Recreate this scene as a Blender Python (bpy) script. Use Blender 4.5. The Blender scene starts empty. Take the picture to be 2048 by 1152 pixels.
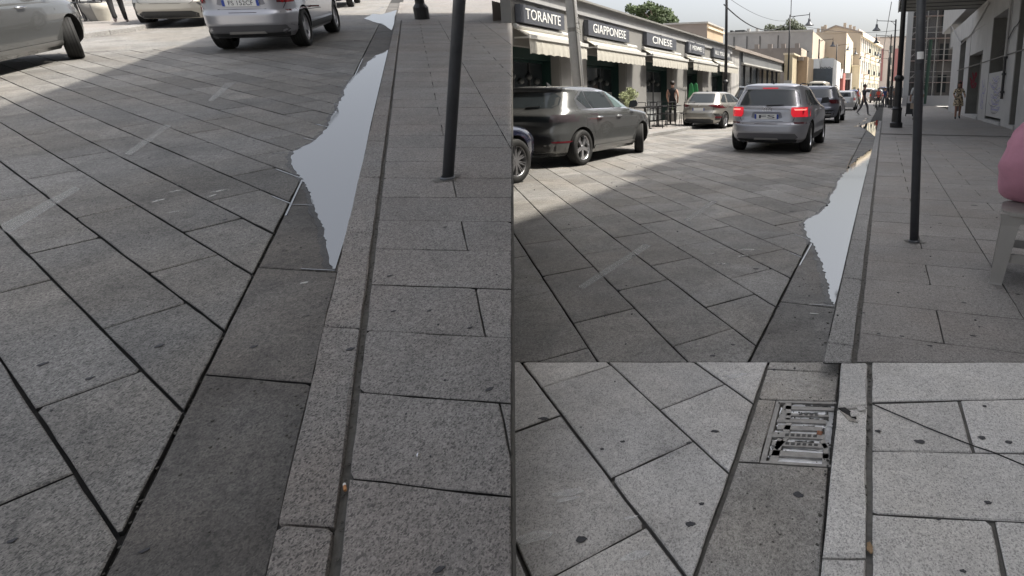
import bpy, bmesh, math, random
import numpy as np
from mathutils import Vector, Matrix
random.seed(7)
SC = bpy.context.scene
COL = SC.collection
# ------------------------------------------------------------------ camera, world, sun
F, CX, CY = 1150.0, 1380.0, 400.0          # focal length and principal point in photo pixels (2048 wide)
HC = 1.2                                    # eye height of the sitting photographer
def unit(v):
    v = np.array(v, float); return v/np.linalg.norm(v)
def frame(vx, vy):
    fw = unit([(vx-CX)/F, (vy-CY)/F, 1.0]); nd = unit([0, F, CY-vy]); rt = np.cross(nd, fw)
    if rt[0] < 0: rt = -rt
    return rt, fw, nd
RT, FW, ND = frame(1770, 187)
def c2w(c): return np.array([c@RT, c@FW, -(c@ND)])
C0 = np.array([0, 0, HC])
cam = bpy.data.cameras.new('camera'); camo = bpy.data.objects.new('camera', cam); COL.objects.link(camo)
cam.sensor_width = 36; cam.lens = F/2048*36
cam.shift_x = -(CX-1024)/2048; cam.shift_y = -(576-CY)/2048
cam.clip_start = 0.05; cam.clip_end = 4000
ax, ay, az = c2w(np.array([1., 0, 0])), c2w(np.array([0, -1., 0])), c2w(np.array([0, 0, -1.]))
camo.matrix_world = Matrix(((ax[0], ay[0], az[0], 0), (ax[1], ay[1], az[1], 0), (ax[2], ay[2], az[2], HC), (0, 0, 0, 1)))
SC.camera = camo

SUN = unit([0.57, 0.28, 1.0])
sel = math.asin(SUN[2])
world = bpy.data.worlds.new('World'); SC.world = world; world.use_nodes = True
wn = world.node_tree; bg = wn.nodes['Background']
sky = wn.nodes.new('ShaderNodeTexSky'); sky.sky_type = 'NISHITA'; sky.sun_disc = False
sky.sun_elevation = sel; sky.sun_rotation = math.atan2(SUN[0], SUN[1])
sky.dust_density = 6.0; sky.air_density = 1.0; sky.ozone_density = 1.0; sky.altitude = 10
hs = wn.nodes.new('ShaderNodeHueSaturation'); hs.inputs['Saturation'].default_value = 0.33   # pale hazy summer sky
wn.links.new(sky.outputs[0], hs.inputs['Color']); wn.links.new(hs.outputs[0], bg.inputs[0]); bg.inputs[1].default_value = 0.15
sl = bpy.data.lights.new('sun', 'SUN'); sl.energy = 3.5; sl.angle = math.radians(1.0); sl.color = (1.0, 0.94, 0.83)
so = bpy.data.objects.new('sun', sl); COL.objects.link(so)
so.rotation_euler = Vector(SUN).to_track_quat('Z', 'Y').to_euler()
so.location = (20, 10, 40)
vs = SC.view_settings; vs.view_transform = 'Standard'; vs.look = 'None'; vs.exposure = 0.95; vs.gamma = 1.0; vs.use_curve_mapping = False
SC.cycles.max_bounces = 6; SC.cycles.use_denoising = True

# ------------------------------------------------------------------ picture rays into the two street frames
def ray(px, py): return c2w(unit([(px-CX)/F, (py-CY)/F, 1.0]))
def G(px, py, z=0.0):
    d = ray(px, py); p = C0+d*((z-HC)/d[2]); return (p[0], p[1])
def PY(px, py, Y):
    d = ray(px, py); p = C0+d*(Y/d[1]); return p
def PX(px, py, X):
    d = ray(px, py); p = C0+d*(X/d[0]); return p
HL = 1.3
RL, FL, NL = frame(816, -66)
xl, yl, zl = c2w(RL), c2w(FL), -c2w(NL)
OL = C0+c2w(NL)*HL
ML = Matrix(((xl[0], yl[0], zl[0], OL[0]), (xl[1], yl[1], zl[1], OL[1]), (xl[2], yl[2], zl[2], OL[2]), (0, 0, 0, 1)))
MLI = ML.inverted()
CL = np.array(MLI @ Vector(C0))
def GL(px, py, z=0.0):
    d = np.array(MLI.to_3x3() @ Vector(ray(px, py))); p = CL+d*((z-CL[2])/d[2]); return (p[0], p[1])
def PLY(px, py, Y):
    d = np.array(MLI.to_3x3() @ Vector(ray(px, py))); return CL+d*((Y-CL[1])/d[1])
IDM = Matrix.Identity(4)

# ------------------------------------------------------------------ materials
MATS = {}
def mat(name, col, rough=0.6, metal=0.0, noise=0.0, nscale=6.0, bump=0.0, spec=0.5, coat=0.0, ior=1.5, emit=None, es=0, trans=0.0, alpha=1.0, flake=0):
    if name in MATS: return MATS[name]
    m = bpy.data.materials.new(name); m.use_nodes = True; nt = m.node_tree; b = nt.nodes['Principled BSDF']
    b.inputs['Base Color'].default_value = (*col, 1); b.inputs['Roughness'].default_value = rough; b.inputs['Metallic'].default_value = metal
    b.inputs['Specular IOR Level'].default_value = spec; b.inputs['Coat Weight'].default_value = coat; b.inputs['IOR'].default_value = ior
    b.inputs['Coat Roughness'].default_value = 0.04; b.inputs['Transmission Weight'].default_value = trans; b.inputs['Alpha'].default_value = alpha
    if emit: b.inputs['Emission Color'].default_value = (*emit, 1); b.inputs['Emission Strength'].default_value = es
    if noise or bump:
        tc = nt.nodes.new('ShaderNodeTexCoord'); n = nt.nodes.new('ShaderNodeTexNoise'); n.inputs['Scale'].default_value = nscale
        n.inputs['Detail'].default_value = 8; n.inputs['Roughness'].default_value = 0.65; nt.links.new(tc.outputs['Object'], n.inputs['Vector'])
        if noise:
            r = nt.nodes.new('ShaderNodeMapRange'); r.inputs[1].default_value = 0.25; r.inputs[2].default_value = 0.75
            r.inputs[3].default_value = 1-noise; r.inputs[4].default_value = 1+noise*0.7
            mx = nt.nodes.new('ShaderNodeMix'); mx.data_type = 'RGBA'; mx.blend_type = 'MULTIPLY'; mx.inputs['Factor'].default_value = 1
            mx.inputs['A'].default_value = (*col, 1)
            nt.links.new(n.outputs['Fac'], r.inputs[0]); nt.links.new(r.outputs[0], mx.inputs['B']); nt.links.new(mx.outputs['Result'], b.inputs['Base Color'])
        if bump:
            bp = nt.nodes.new('ShaderNodeBump'); bp.inputs['Strength'].default_value = bump; bp.inputs['Distance'].default_value = 0.02
            nt.links.new(n.outputs['Fac'], bp.inputs['Height']); nt.links.new(bp.outputs[0], b.inputs['Normal'])
    MATS[name] = m; return m
def granite(name, light, dark, tint=(1, 1, 1), rough=0.72, stain=0.25, vary=0.16, grain=165.0, spots=0.5):
    """speckled granite: pale ground, dark mica grains, faint warm blotches; each stone its own tone"""
    m = bpy.data.materials.new(name); m.use_nodes = True; nt = m.node_tree; b = nt.nodes['Principled BSDF']; L = nt.links.new
    tc = nt.nodes.new('ShaderNodeNewGeometry'); oi = nt.nodes.new('ShaderNodeObjectInfo')
    def noise(s, d=4.0, r=0.6, w=0.0):
        n = nt.nodes.new('ShaderNodeTexNoise'); n.inputs['Scale'].default_value = s; n.inputs['Detail'].default_value = d; n.inputs['Roughness'].default_value = r
        n.inputs['Distortion'].default_value = w
        L(tc.outputs['Position'], n.inputs['Vector']); return n.outputs['Fac']
    def rng(x, a, c, o0, o1):
        r = nt.nodes.new('ShaderNodeMapRange'); r.inputs[1].default_value = a; r.inputs[2].default_value = c; r.inputs[3].default_value = o0; r.inputs[4].default_value = o1
        L(x, r.inputs[0]); return r.outputs[0]
    def math_(op, x, y):
        q = nt.nodes.new('ShaderNodeMath'); q.operation = op
        for i, v in enumerate((x, y)):
            if isinstance(v, (int, float)): q.inputs[i].default_value = v
            else: L(v, q.inputs[i])
        return q.outputs[0]
    def cells(s):
        v = nt.nodes.new('ShaderNodeTexVoronoi'); v.inputs['Scale'].default_value = s; v.inputs['Randomness'].default_value = 1.0
        wv = nt.nodes.new('ShaderNodeVectorMath'); wv.operation = 'MULTIPLY'; wv.inputs[1].default_value = (1.0, 0.8, 1.0); L(tc.outputs['Position'], wv.inputs[0]); L(wv.outputs[0], v.inputs['Vector'])
        sp = nt.nodes.new('ShaderNodeSeparateColor'); L(v.outputs['Color'], sp.inputs[0]); return sp.outputs[0], sp.outputs[1]
    c1a, c1b = cells(grain*1.25); c2a, c2b = cells(grain*2.3)
    g1 = rng(noise(grain*0.32, 4, 0.7), 0.36, 0.64, 0, 1)
    blk = math_('MAXIMUM', rng(c1b, 0.80, 0.88, 0, spots), rng(c2b, 0.84, 0.92, 0, spots*0.9))
    g = math_('ADD', math_('ADD', math_('MULTIPLY', c1a, 0.36), math_('MULTIPLY', c2a, 0.34)), math_('MULTIPLY', g1, 0.30))
    mx = nt.nodes.new('ShaderNodeMix'); mx.data_type = 'RGBA'; mx.inputs['A'].default_value = (*dark, 1); mx.inputs['B'].default_value = (*light, 1); L(g, mx.inputs['Factor'])
    mb = nt.nodes.new('ShaderNodeMix'); mb.data_type = 'RGBA'; mb.inputs['B'].default_value = (dark[0]*0.32, dark[1]*0.32, dark[2]*0.33, 1)
    L(mx.outputs['Result'], mb.inputs['A']); L(blk, mb.inputs['Factor'])
    st = rng(noise(2.2, 6, 0.7, 0.6), 0.3, 0.7, 1-stain, 1+stain*0.35)
    rv = rng(oi.outputs['Random'], 0, 1, 1-vary, 1+vary)
    sv = math_('MULTIPLY', math_('MULTIPLY', st, rv), math_('MULTIPLY', rng(noise(11, 5, 0.7, 1.2), 0.52, 0.74, 1, 1-stain*0.9), rng(noise(0.55, 4, 0.6, 0.8), 0.3, 0.7, 1-stain*0.5, 1+stain*0.3)))
    mm = nt.nodes.new('ShaderNodeMix'); mm.data_type = 'RGBA'; mm.blend_type = 'MULTIPLY'; mm.inputs['Factor'].default_value = 1
    L(mb.outputs['Result'], mm.inputs['A']); L(sv, mm.inputs['B'])
    mt = nt.nodes.new('ShaderNodeMix'); mt.data_type = 'RGBA'; mt.blend_type = 'MULTIPLY'; mt.inputs['B'].default_value = (*tint, 1)
    L(rng(noise(0.9, 3, 0.6), 0.4, 0.62, 0, 1), mt.inputs['Factor']); L(mm.outputs['Result'], mt.inputs['A'])
    L(mt.outputs['Result'], b.inputs['Base Color']); b.inputs['Roughness'].default_value = rough
    bp = nt.nodes.new('ShaderNodeBump'); bp.inputs['Strength'].default_value = 0.35; bp.inputs['Distance'].default_value = 0.004
    L(g, bp.inputs['Height']); L(bp.outputs[0], b.inputs['Normal'])
    MATS[name] = m; return m

M_road = granite('granite_road', (0.375, 0.362, 0.345), (0.115, 0.113, 0.11), (1.0, 0.96, 0.91), stain=0.34, vary=0.2)
M_pave = granite('granite_pavement', (0.40, 0.38, 0.362), (0.135, 0.129, 0.124), (1.0, 0.96, 0.93), stain=0.18, vary=0.08)
M_gut = granite('granite_gutter', (0.29, 0.282, 0.27), (0.088, 0.086, 0.083), (1.0, 0.95, 0.9), stain=0.45)
M_kerb = granite('granite_kerb', (0.45, 0.435, 0.42), (0.13, 0.13, 0.125), stain=0.2, vary=0.08, spots=0.7)
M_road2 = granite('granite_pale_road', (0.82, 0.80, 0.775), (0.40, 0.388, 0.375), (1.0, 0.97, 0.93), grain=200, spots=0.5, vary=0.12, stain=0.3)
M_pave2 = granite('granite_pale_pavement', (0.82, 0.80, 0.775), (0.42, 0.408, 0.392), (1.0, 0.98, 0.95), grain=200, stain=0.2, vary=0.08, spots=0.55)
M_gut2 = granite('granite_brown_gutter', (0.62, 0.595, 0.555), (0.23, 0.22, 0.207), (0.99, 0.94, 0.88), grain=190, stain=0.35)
M_joint = mat('joint_dirt', (0.022, 0.021, 0.02), 0.9, noise=0.4, nscale=40, bump=0.3)
M_joint2 = mat('joint_mortar', (0.14, 0.135, 0.125), 0.9, noise=0.4, nscale=40, bump=0.3)
M_gum = mat('gum_dark', (0.045, 0.045, 0.05), 0.7, noise=0.3, nscale=60)
M_streak = mat('pale_streak', (0.46, 0.46, 0.45), 0.8, noise=0.5, nscale=45, alpha=0.28)  # thin pale streaks, partly see-through
M_chalk = mat('pale_stain', (0.55, 0.55, 0.53), 0.85, noise=0.6, nscale=30, alpha=0.35)
M_water = mat('puddle_water', (0.02, 0.022, 0.024), 0.015, ior=3.8, spec=0.5, bump=0.012, nscale=9)
M_damp = mat('damp_film', (0.03, 0.03, 0.03), 0.3, ior=1.5, alpha=0.38)
M_grey = mat('grey_metal', (0.10, 0.105, 0.115), 0.45, 0.5, noise=0.25, nscale=9)
M_black = mat('black_paint', (0.012, 0.012, 0.014), 0.42, noise=0.2, nscale=12)
M_white = mat('white_paint', (0.78, 0.78, 0.76), 0.55)
M_wall = mat('pale_render', (0.21, 0.205, 0.195), 0.85, noise=0.10, nscale=1.2, bump=0.06)
M_conc = mat('concrete', (0.40, 0.39, 0.37), 0.85, noise=0.22, nscale=1.6, bump=0.15)
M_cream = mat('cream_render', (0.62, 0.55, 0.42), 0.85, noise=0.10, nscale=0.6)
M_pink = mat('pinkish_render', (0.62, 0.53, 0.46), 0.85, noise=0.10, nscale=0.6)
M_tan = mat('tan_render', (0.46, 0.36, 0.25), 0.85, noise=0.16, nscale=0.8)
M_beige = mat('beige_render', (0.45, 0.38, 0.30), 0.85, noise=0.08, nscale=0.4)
M_grwall = mat('grey_render', (0.36, 0.35, 0.34), 0.88, noise=0.20, nscale=0.5)
M_brown = mat('brown_wall', (0.27, 0.235, 0.21), 0.88, noise=0.18, nscale=0.7)
M_yellow = mat('yellow_render', (0.50, 0.43, 0.30), 0.85, noise=0.15, nscale=1.2)
M_orange = mat('orange_render', (0.36, 0.27, 0.19), 0.85, noise=0.25, nscale=1.2)
M_glass = mat('dark_glass', (0.03, 0.036, 0.04), 0.06, ior=1.5, spec=0.6)
M_glass2 = mat('shop_glass', (0.03, 0.035, 0.04), 0.08, ior=1.5, spec=0.9)
M_frost = mat('frosted_panel', (0.30, 0.31, 0.31), 0.5)
M_teal = mat('teal_frame', (0.008, 0.03, 0.026), 0.5)
M_green = mat('green_paint', (0.03, 0.20, 0.07), 0.5)
M_sign = mat('slate_sign', (0.085, 0.09, 0.105), 0.45)
M_letter = mat('white_letter', (0.80, 0.80, 0.78), 0.5)
M_fabric = mat('cream_awning', (0.44, 0.42, 0.37), 0.8, noise=0.10, nscale=8, bump=0.2)
M_whitebar = mat('white_metal', (0.55, 0.54, 0.51), 0.4)
M_tyre = mat('tyre_rubber', (0.012, 0.012, 0.012), 0.75)
M_rim = mat('alloy_rim', (0.62, 0.62, 0.64), 0.28, 0.9)
M_darkrim = mat('black_rim', (0.02, 0.02, 0.022), 0.35)
M_well = mat('wheel_well', (0.008, 0.008, 0.008), 0.9)
M_trim = mat('dark_plastic', (0.025, 0.026, 0.028), 0.55)
M_red = mat('red_lens', (0.42, 0.012, 0.02), 0.12, coat=0.6)
M_dred = mat('dark_red_lens', (0.10, 0.01, 0.015), 0.15, coat=0.6)
M_lit = mat('lit_brake_lamp', (0.5, 0.02, 0.03), 0.2, emit=(1.0, 0.03, 0.05), es=0.26)
M_litw = mat('lit_lamp_core', (0.9, 0.3, 0.25), 0.2, emit=(1.0, 0.25, 0.2), es=0.7)
M_chrome = mat('chrome', (0.75, 0.75, 0.76), 0.12, 1.0)
M_blueband = mat('plate_blue', (0.02, 0.06, 0.35), 0.4)
M_skin = mat('skin', (0.42, 0.24, 0.17), 0.6)
M_hair = mat('dark_hair', (0.02, 0.014, 0.01), 0.6)
M_blond = mat('blond_hair', (0.32, 0.22, 0.12), 0.6, noise=0.4, nscale=40)

# ------------------------------------------------------------------ helpers
class MB:
    def __init__(s): s.v = []; s.f = []; s.m = []
    def add(s, vs, fs, mi=0, M=None):
        o = len(s.v)
        s.v += [tuple(M @ Vector(v)) if M is not None else tuple(v) for v in vs]
        s.f += [tuple(i+o for i in f) for f in fs]; s.m += [mi]*len(fs)
    def box(s, a, b, mi=0, M=None):
        x0, y0, z0 = a; x1, y1, z1 = b
        s.add([(x0, y0, z0), (x1, y0, z0), (x1, y1, z0), (x0, y1, z0), (x0, y0, z1), (x1, y0, z1), (x1, y1, z1), (x0, y1, z1)],
              [(0, 3, 2, 1), (4, 5, 6, 7), (0, 1, 5, 4), (1, 2, 6, 5), (2, 3, 7, 6), (3, 0, 4, 7)], mi, M)
    def prism(s, poly, z0, z1, mi=0, M=None):
        n = len(poly); vs = [(p[0], p[1], z0) for p in poly]+[(p[0], p[1], z1) for p in poly]
        s.add(vs, [tuple(range(n-1, -1, -1)), tuple(range(n, 2*n))]+[(i, (i+1) % n, n+(i+1) % n, n+i) for i in range(n)], mi, M)
    def tube(s, pts, r, n=8, mi=0, M=None, cap=True):
        pts = [Vector(p) for p in pts]; rs = r if isinstance(r, (list, tuple)) else [r]*len(pts); vs = []; fs = []
        up = Vector((0, 0, 1))
        for i, p in enumerate(pts):
            d = (pts[min(i+1, len(pts)-1)]-pts[max(i-1, 0)]).normalized()
            a = d.cross(up if abs(d.z) < 0.9 else Vector((1, 0, 0))).normalized(); b = d.cross(a)
            for k in range(n):
                t = 2*math.pi*k/n; vs.append(p+(a*math.cos(t)+b*math.sin(t))*rs[i])
        for i in range(len(pts)-1):
            for k in range(n): fs.append((i*n+k, i*n+(k+1) % n, (i+1)*n+(k+1) % n, (i+1)*n+k))
        if cap: fs += [tuple(range(n-1, -1, -1)), tuple(range((len(pts)-1)*n, len(pts)*n))]
        s.add(vs, fs, mi, M)
    def lathe(s, prof, n=16, mi=0, M=None):
        vs = [(r*math.cos(2*math.pi*k/n), r*math.sin(2*math.pi*k/n), z) for r, z in prof for k in range(n)]
        fs = [(i*n+k, i*n+(k+1) % n, (i+1)*n+(k+1) % n, (i+1)*n+k) for i in range(len(prof)-1) for k in range(n)]
        s.add(vs, fs, mi, M)
    def mesh(s, name):
        me = bpy.data.meshes.new(name); me.from_pydata(s.v, [], s.f); me.update(); return me
    def build(s, name, mats, parent=None, smooth=False, M=None):
        me = s.mesh(name)
        for m in (mats if isinstance(mats, (list, tuple)) else [mats]): me.materials.append(m)
        if any(s.m): me.polygons.foreach_set('material_index', s.m)
        if smooth: me.polygons.foreach_set('use_smooth', [True]*len(me.polygons))
        return link(name, me, parent, M)
def link(name, me, parent=None, M=None):
    o = bpy.data.objects.new(name, me); COL.objects.link(o)
    if M is not None: o.matrix_world = M
    if parent is not None:
        o.parent = parent; o.matrix_parent_inverse = IDM
        if M is not None: o.matrix_basis = M
    return o
def tag(o, label, cat, group=None, kind=None):
    o['label'] = label; o['category'] = cat
    if group: o['group'] = group
    if kind: o['kind'] = kind
    return o
def thing(name, label, cat, M=None, group=None):
    o = bpy.data.objects.new(name, None); COL.objects.link(o); o.empty_display_size = 0.2
    if M is not None: o.matrix_world = M
    return tag(o, label, cat, group)
def T(x, y, z, rz=0.0, s=1.0): return Matrix.Translation((x, y, z)) @ Matrix.Rotation(rz, 4, 'Z') @ Matrix.Scale(s, 4)
def copy_tree(o, M, label=None):
    def cp(a, par):
        c = a.copy(); COL.objects.link(c)
        if par is not None: c.parent = par
        for ch in list(a.children): cp(ch, c)
        return c
    r = cp(o, None); r.matrix_world = M
    if label: r['label'] = label
    return r
def text(name, s, size, M, m, parent=None, extrude=0.004, width=None, font_w=1.0, align='CENTER'):
    cu = bpy.data.curves.new(name, 'FONT'); cu.body = s; cu.size = size; cu.extrude = extrude; cu.align_x = align; cu.align_y = 'CENTER'
    cu.materials.append(m); cu.resolution_u = 3
    tmp = bpy.data.objects.new('tmp', cu); COL.objects.link(tmp)
    me = bpy.data.meshes.new_from_object(tmp.evaluated_get(bpy.context.evaluated_depsgraph_get()))
    bpy.data.objects.remove(tmp); bpy.data.curves.remove(cu)
    xs = [v.co.x for v in me.vertices]; w = max(xs)-min(xs) if xs else 1; k = (width/w) if width else font_w
    for v in me.vertices: v.co.x *= k
    return link(name, me, parent, M)
def clip(poly, p, q, keep_left=True):
    """cut a polygon with the line p->q"""
    out = []; dx, dy = q[0]-p[0], q[1]-p[1]
    sd = lambda a: ((a[1]-p[1])*dx-(a[0]-p[0])*dy)*(1 if keep_left else -1)
    for i in range(len(poly)):
        a, b = poly[i], poly[(i+1) % len(poly)]; sa, sb = sd(a), sd(b)
        if sa >= 0: out.append(a)
        if (sa >= 0) != (sb >= 0):
            t = sa/(sa-sb); out.append((a[0]+(b[0]-a[0])*t, a[1]+(b[1]-a[1])*t))
    return out
def area(p): return 0.5*sum(p[i][0]*p[(i+1) % len(p)][1]-p[(i+1) % len(p)][0]*p[i][1] for i in range(len(p)))
def inset(poly, d):
    if area(poly) < 0: poly = poly[::-1]
    ds = d if isinstance(d, (list, tuple)) else [d]*len(poly); r = list(poly); n = len(poly)
    for i in range(n):
        a, b = poly[i], poly[(i+1) % n]; ex, ey = b[0]-a[0], b[1]-a[1]; l = math.hypot(ex, ey)
        if l < 1e-6: continue
        nx, ny = -ey/l*ds[i], ex/l*ds[i]
        r = clip(r, (a[0]+nx, a[1]+ny), (b[0]+nx, b[1]+ny))
        if len(r) < 3: return []
    return r
def stone(parent, poly, z, m, gap=0.004, bev=0.004, depth=0.035, jit=0.0021, name='paving_stone', maxseg=0.11, M=None):
    """one slab: worn uneven edge, a small chamfer, sides down into the joint"""
    poly = inset(poly, gap)
    if len(poly) < 3 or abs(area(poly)) < 0.0015: return None
    ch = []
    for i, p in enumerate(poly):      # some corners are chipped
        a, c = poly[i-1], poly[(i+1) % len(poly)]; la, lc = math.hypot(a[0]-p[0], a[1]-p[1]), math.hypot(c[0]-p[0], c[1]-p[1])
        if random.random() < .22 and min(la, lc) > .12:
            u, w = random.uniform(.006, .022), random.uniform(.006, .022)
            ch += [(p[0]+(a[0]-p[0])*u/la, p[1]+(a[1]-p[1])*u/la), (p[0]+(c[0]-p[0])*w/lc, p[1]+(c[1]-p[1])*w/lc)]
        else: ch.append(p)
    poly = ch; q = []
    for p in poly:
        if not q or math.hypot(p[0]-q[-1][0], p[1]-q[-1][1]) > 0.004: q.append(p)
    if len(q) < 3: return None
    pts = []
    for i in range(len(q)):
        a, b = q[i], q[(i+1) % len(q)]; l = math.hypot(b[0]-a[0], b[1]-a[1]); n = min(7, max(1, int(l/maxseg)+1))
        for k in range(n):
            t = k/n; j = 0 if k == 0 else jit
            pts.append((a[0]+(b[0]-a[0])*t+random.uniform(-j, j), a[1]+(b[1]-a[1])*t+random.uniform(-j, j)))
    n = len(pts); cx = sum(p[0] for p in pts)/n; cy = sum(p[1] for p in pts)/n
    zz = z+random.uniform(-0.0015, 0.0015); tx, ty = random.uniform(-.0015, .0015), random.uniform(-.0015, .0015)
    H = lambda p: zz+(p[0]-cx)*tx+(p[1]-cy)*ty
    def tow(p, d):
        l = math.hypot(p[0]-cx, p[1]-cy) or 1; return (p[0]+(cx-p[0])/l*d, p[1]+(cy-p[1])/l*d)
    vs = [(p[0]-cx, p[1]-cy, z-depth) for p in pts]
    vs += [(p[0]-cx, p[1]-cy, H(p)-bev) for p in pts]
    vs += [(tow(p, bev*1.3)[0]-cx, tow(p, bev*1.3)[1]-cy, H(p)) for p in pts]
    fs = [(i, (i+1) % n, n+(i+1) % n, n+i) for i in range(n)]+[(n+i, n+(i+1) % n, 2*n+(i+1) % n, 2*n+i) for i in range(n)]+[tuple(range(2*n, 3*n))]
    me = bpy.data.meshes.new(name); me.from_pydata(vs, [], fs); me.materials.append(m); me.materials.append((M_joint2 if m in (M_pave2, M_road2, M_gut2, M_pave) else M_joint) if depth < .05 else m)
    me.polygons.foreach_set('material_index', [1]*n+[0]*(n+1))      # sides below the chamfer are caked with joint dirt
    o = bpy.data.objects.new(name, me); COL.objects.link(o); o.parent = parent; o.location = (cx, cy, 0)
    return o
def blotch(name, parent, x, y, z, r, m, asp=1.0, rot=0.0, n=14, rough=0.3, seed=0, th=0.0015):
    rd = random.Random(seed*77+int(x*1000)); pts = []
    for k in range(n):
        t = 2*math.pi*k/n; q = r*(1+rd.uniform(-rough, rough)); px, py = q*math.cos(t), q*asp*math.sin(t)
        pts.append((x+px*math.cos(rot)-py*math.sin(rot), y+px*math.sin(rot)+py*math.cos(rot)))
    b = MB(); b.prism(pts, z, z+th); return b.build(name, m, parent)
# ================================================================== GROUND OF THE MAIN STREET (upper right and lower right of the photograph)
ZR = -0.07
def sheet(name, poly, z, m, label, cat, M=None, kind='structure', th=0.03):
    b = MB(); b.prism(poly, z-th, z); o = b.build(name, m, None, M=M); return tag(o, label, cat, None, kind)
R = 2500
sheet('ground', [(-R, -300), (R, -300), (R, R), (-R, R)], -0.35, M_conc, 'bare ground under and beyond the paved street', 'ground')
SEAM = {z: (G(1024, 724, z), G(2048, 724, z)) for z in (ZR, 0.0)}
farcut = lambda p, z: clip(p, SEAM[z][0], SEAM[z][1])
road = sheet('road', farcut([(-6.9, -4), (-0.05, -4), (-0.05, 230), (-40, 230), (-40, 60), (-6.9, 40)], ZR), ZR-0.022, M_joint, 'stone paved road running away between parked cars', 'road')
road_far = MB(); road_far.prism([(-6.9, 17.5), (-0.56, 17.5), (-0.56, 230), (-40, 230), (-40, 62), (-6.9, 40)], ZR-0.02, ZR)
road_far.build('far_paving', M_road, road)
pave = sheet('pavement', farcut([(-0.075, -4), (4.75, -4), (4.75, 230), (-0.075, 230)], 0.0), -0.024, M_joint2, 'wide stone pavement with a lamp post and a sign pole', 'pavement')
pf = MB(); pf.prism([(-0.04, 18.6), (4.75, 18.6), (4.75, 230), (-0.04, 230)], -0.02, 0.0); pf.build('far_paving', M_pave, pave)
def street_cut(poly, z, near):
    a, b = SEAM[z]
    return clip(poly, a, b, keep_left=not near)
def lattice(parent, m, Y0, s, mm, X0, dX, ex, xr, yr, irange, z, cut=None, gaplong=0.0043, gapx=0.0042, skip=None, past=0.0):
    """courses of equal slabs laid aslant: long joints fall with slope -mm, cross joints all start at the same X"""
    cand = []
    for i in range(*irange):
        for k in range(-16, 12):
            x = X0+dX*k; y = Y0+s*i-mm*(x-xr[1]); e1 = (dX, -mm*dX); e2 = (ex, s-mm*ex)
            poly = [(x, y), (x+e1[0], y+e1[1]), (x+e1[0]+e2[0], y+e1[1]+e2[1]), (x+e2[0], y+e2[1])]
            poly = inset(poly, [gaplong, gapx, gaplong, gapx])
            poly = clip(poly, (xr[1]-0.005+past, 0), (xr[1]-0.005+past, 1))
            if len(poly) < 3: continue
            poly = clip(poly, (xr[0], 0), (xr[0], 1), keep_left=False)
            if len(poly) < 3: continue
            if cut: poly = cut(poly)
            if len(poly) < 3: continue
            if max(p[1] for p in poly) < yr[0] or min(p[1] for p in poly) > yr[1]: continue
            if skip and skip(poly): continue
            cand.append(poly)
    cand.sort(key=lambda p: sum(q[1] for q in p)/len(p))
    for p in cand[:299]:
        stone(parent, p, z, m, gap=0.0005)
# road slabs of the main street
def cut_far(z):
    def c(p):
        p = street_cut(p, z, False)
        return clip(p, (0, 17.5), (-1, 17.5), keep_left=True) if len(p) > 2 else p
    return c
def behind_deck(p):   # nothing of the street shows left of the picture's middle seam
    return max((G2px(q[0], q[1], ZR) for q in p), default=0) < 1010
def G2px(x, y, z):
    d = np.array([x, y, z])-C0
    cx_, cz_ = d[0]*RT[0]+d[1]*FW[0]-d[2]*ND[0], d[0]*RT[2]+d[1]*FW[2]-d[2]*ND[2]
    return CX+F*cx_/cz_ if cz_ > 0.05 else -1e5
lattice(road, M_road, 2.15, 0.5765, 1.07, -0.955, 0.635, 0.235, (-6.55, -0.55), (2.2, 17.5), (-8, 26), ZR, cut_far(ZR), skip=behind_deck)
# gutter, kerb and pavement slabs
def row_stones(parent, m, x0, x1, cuts, z, name, cut=None, shear=0.0, gap=0.004, bev=0.004, depth=0.035):
    for a, b in zip(cuts[:-1], cuts[1:]):
        p = [(x0, a), (x1, a+shear*(x1-x0)), (x1, b+shear*(x1-x0)), (x0, b)]
        if cut: p = cut(p)
        if len(p) > 2: stone(parent, p, z, m, gap=gap, bev=bev, depth=depth, name=name)
far = lambda p: street_cut(p, ZR, False)
far0 = lambda p: street_cut(p, 0.0, False)
row_stones(road, M_gut, -0.545, -0.197, [1.4+k*1.0 for k in range(0, 21)], ZR, 'gutter_stone', far)
kerb = sheet('kerb', [(-0.205, 2.9), (-0.068, 2.9), (-0.068, 230), (-0.205, 230)], -0.03, M_joint, 'granite kerb edging the right pavement above the gutter', 'kerb', th=0.10)
row_stones(kerb, M_kerb, -0.2, -0.072, [1.65, 2.72], 0.0, 'kerb_stone', far0, gap=0.003, bev=0.006, depth=0.012)
row_stones(kerb, M_kerb, -0.2, -0.072, [2.72+1.07*k for k in range(0, 24)], 0.0, 'kerb_stone', far0, gap=0.003, bev=0.008, depth=0.11)
rows = [2.89+0.4605*k for k in range(-3, 34)]
for i, (a, b) in enumerate(zip(rows[:-1], rows[1:])):
    ev = (i-3) % 2 == 0
    strips = [(-0.052, 0.345), (0.345, 0.785)] if ev else [(-0.052, 0.785)]
    strips += [(0.785, 1.15), (1.15, 1.675)] if ev else [(0.785, 1.675)]
    strips += [(1.675, 2.1), (2.1, 2.57)] if ev else [(1.675, 2.57)]
    strips += [(2.57, 3.4), (3.4, 4.2)]
    for x0, x1 in strips:
        p = far0([(x0, a), (x1, a), (x1, b), (x0, b)])
        if len(p) > 2: stone(pave, p, 0.0, M_pave, gap=[0.0022, 0.003, 0.0022, 0.003] if len(p) == 4 else 0.0025, bev=0.003, depth=0.03)
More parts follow.
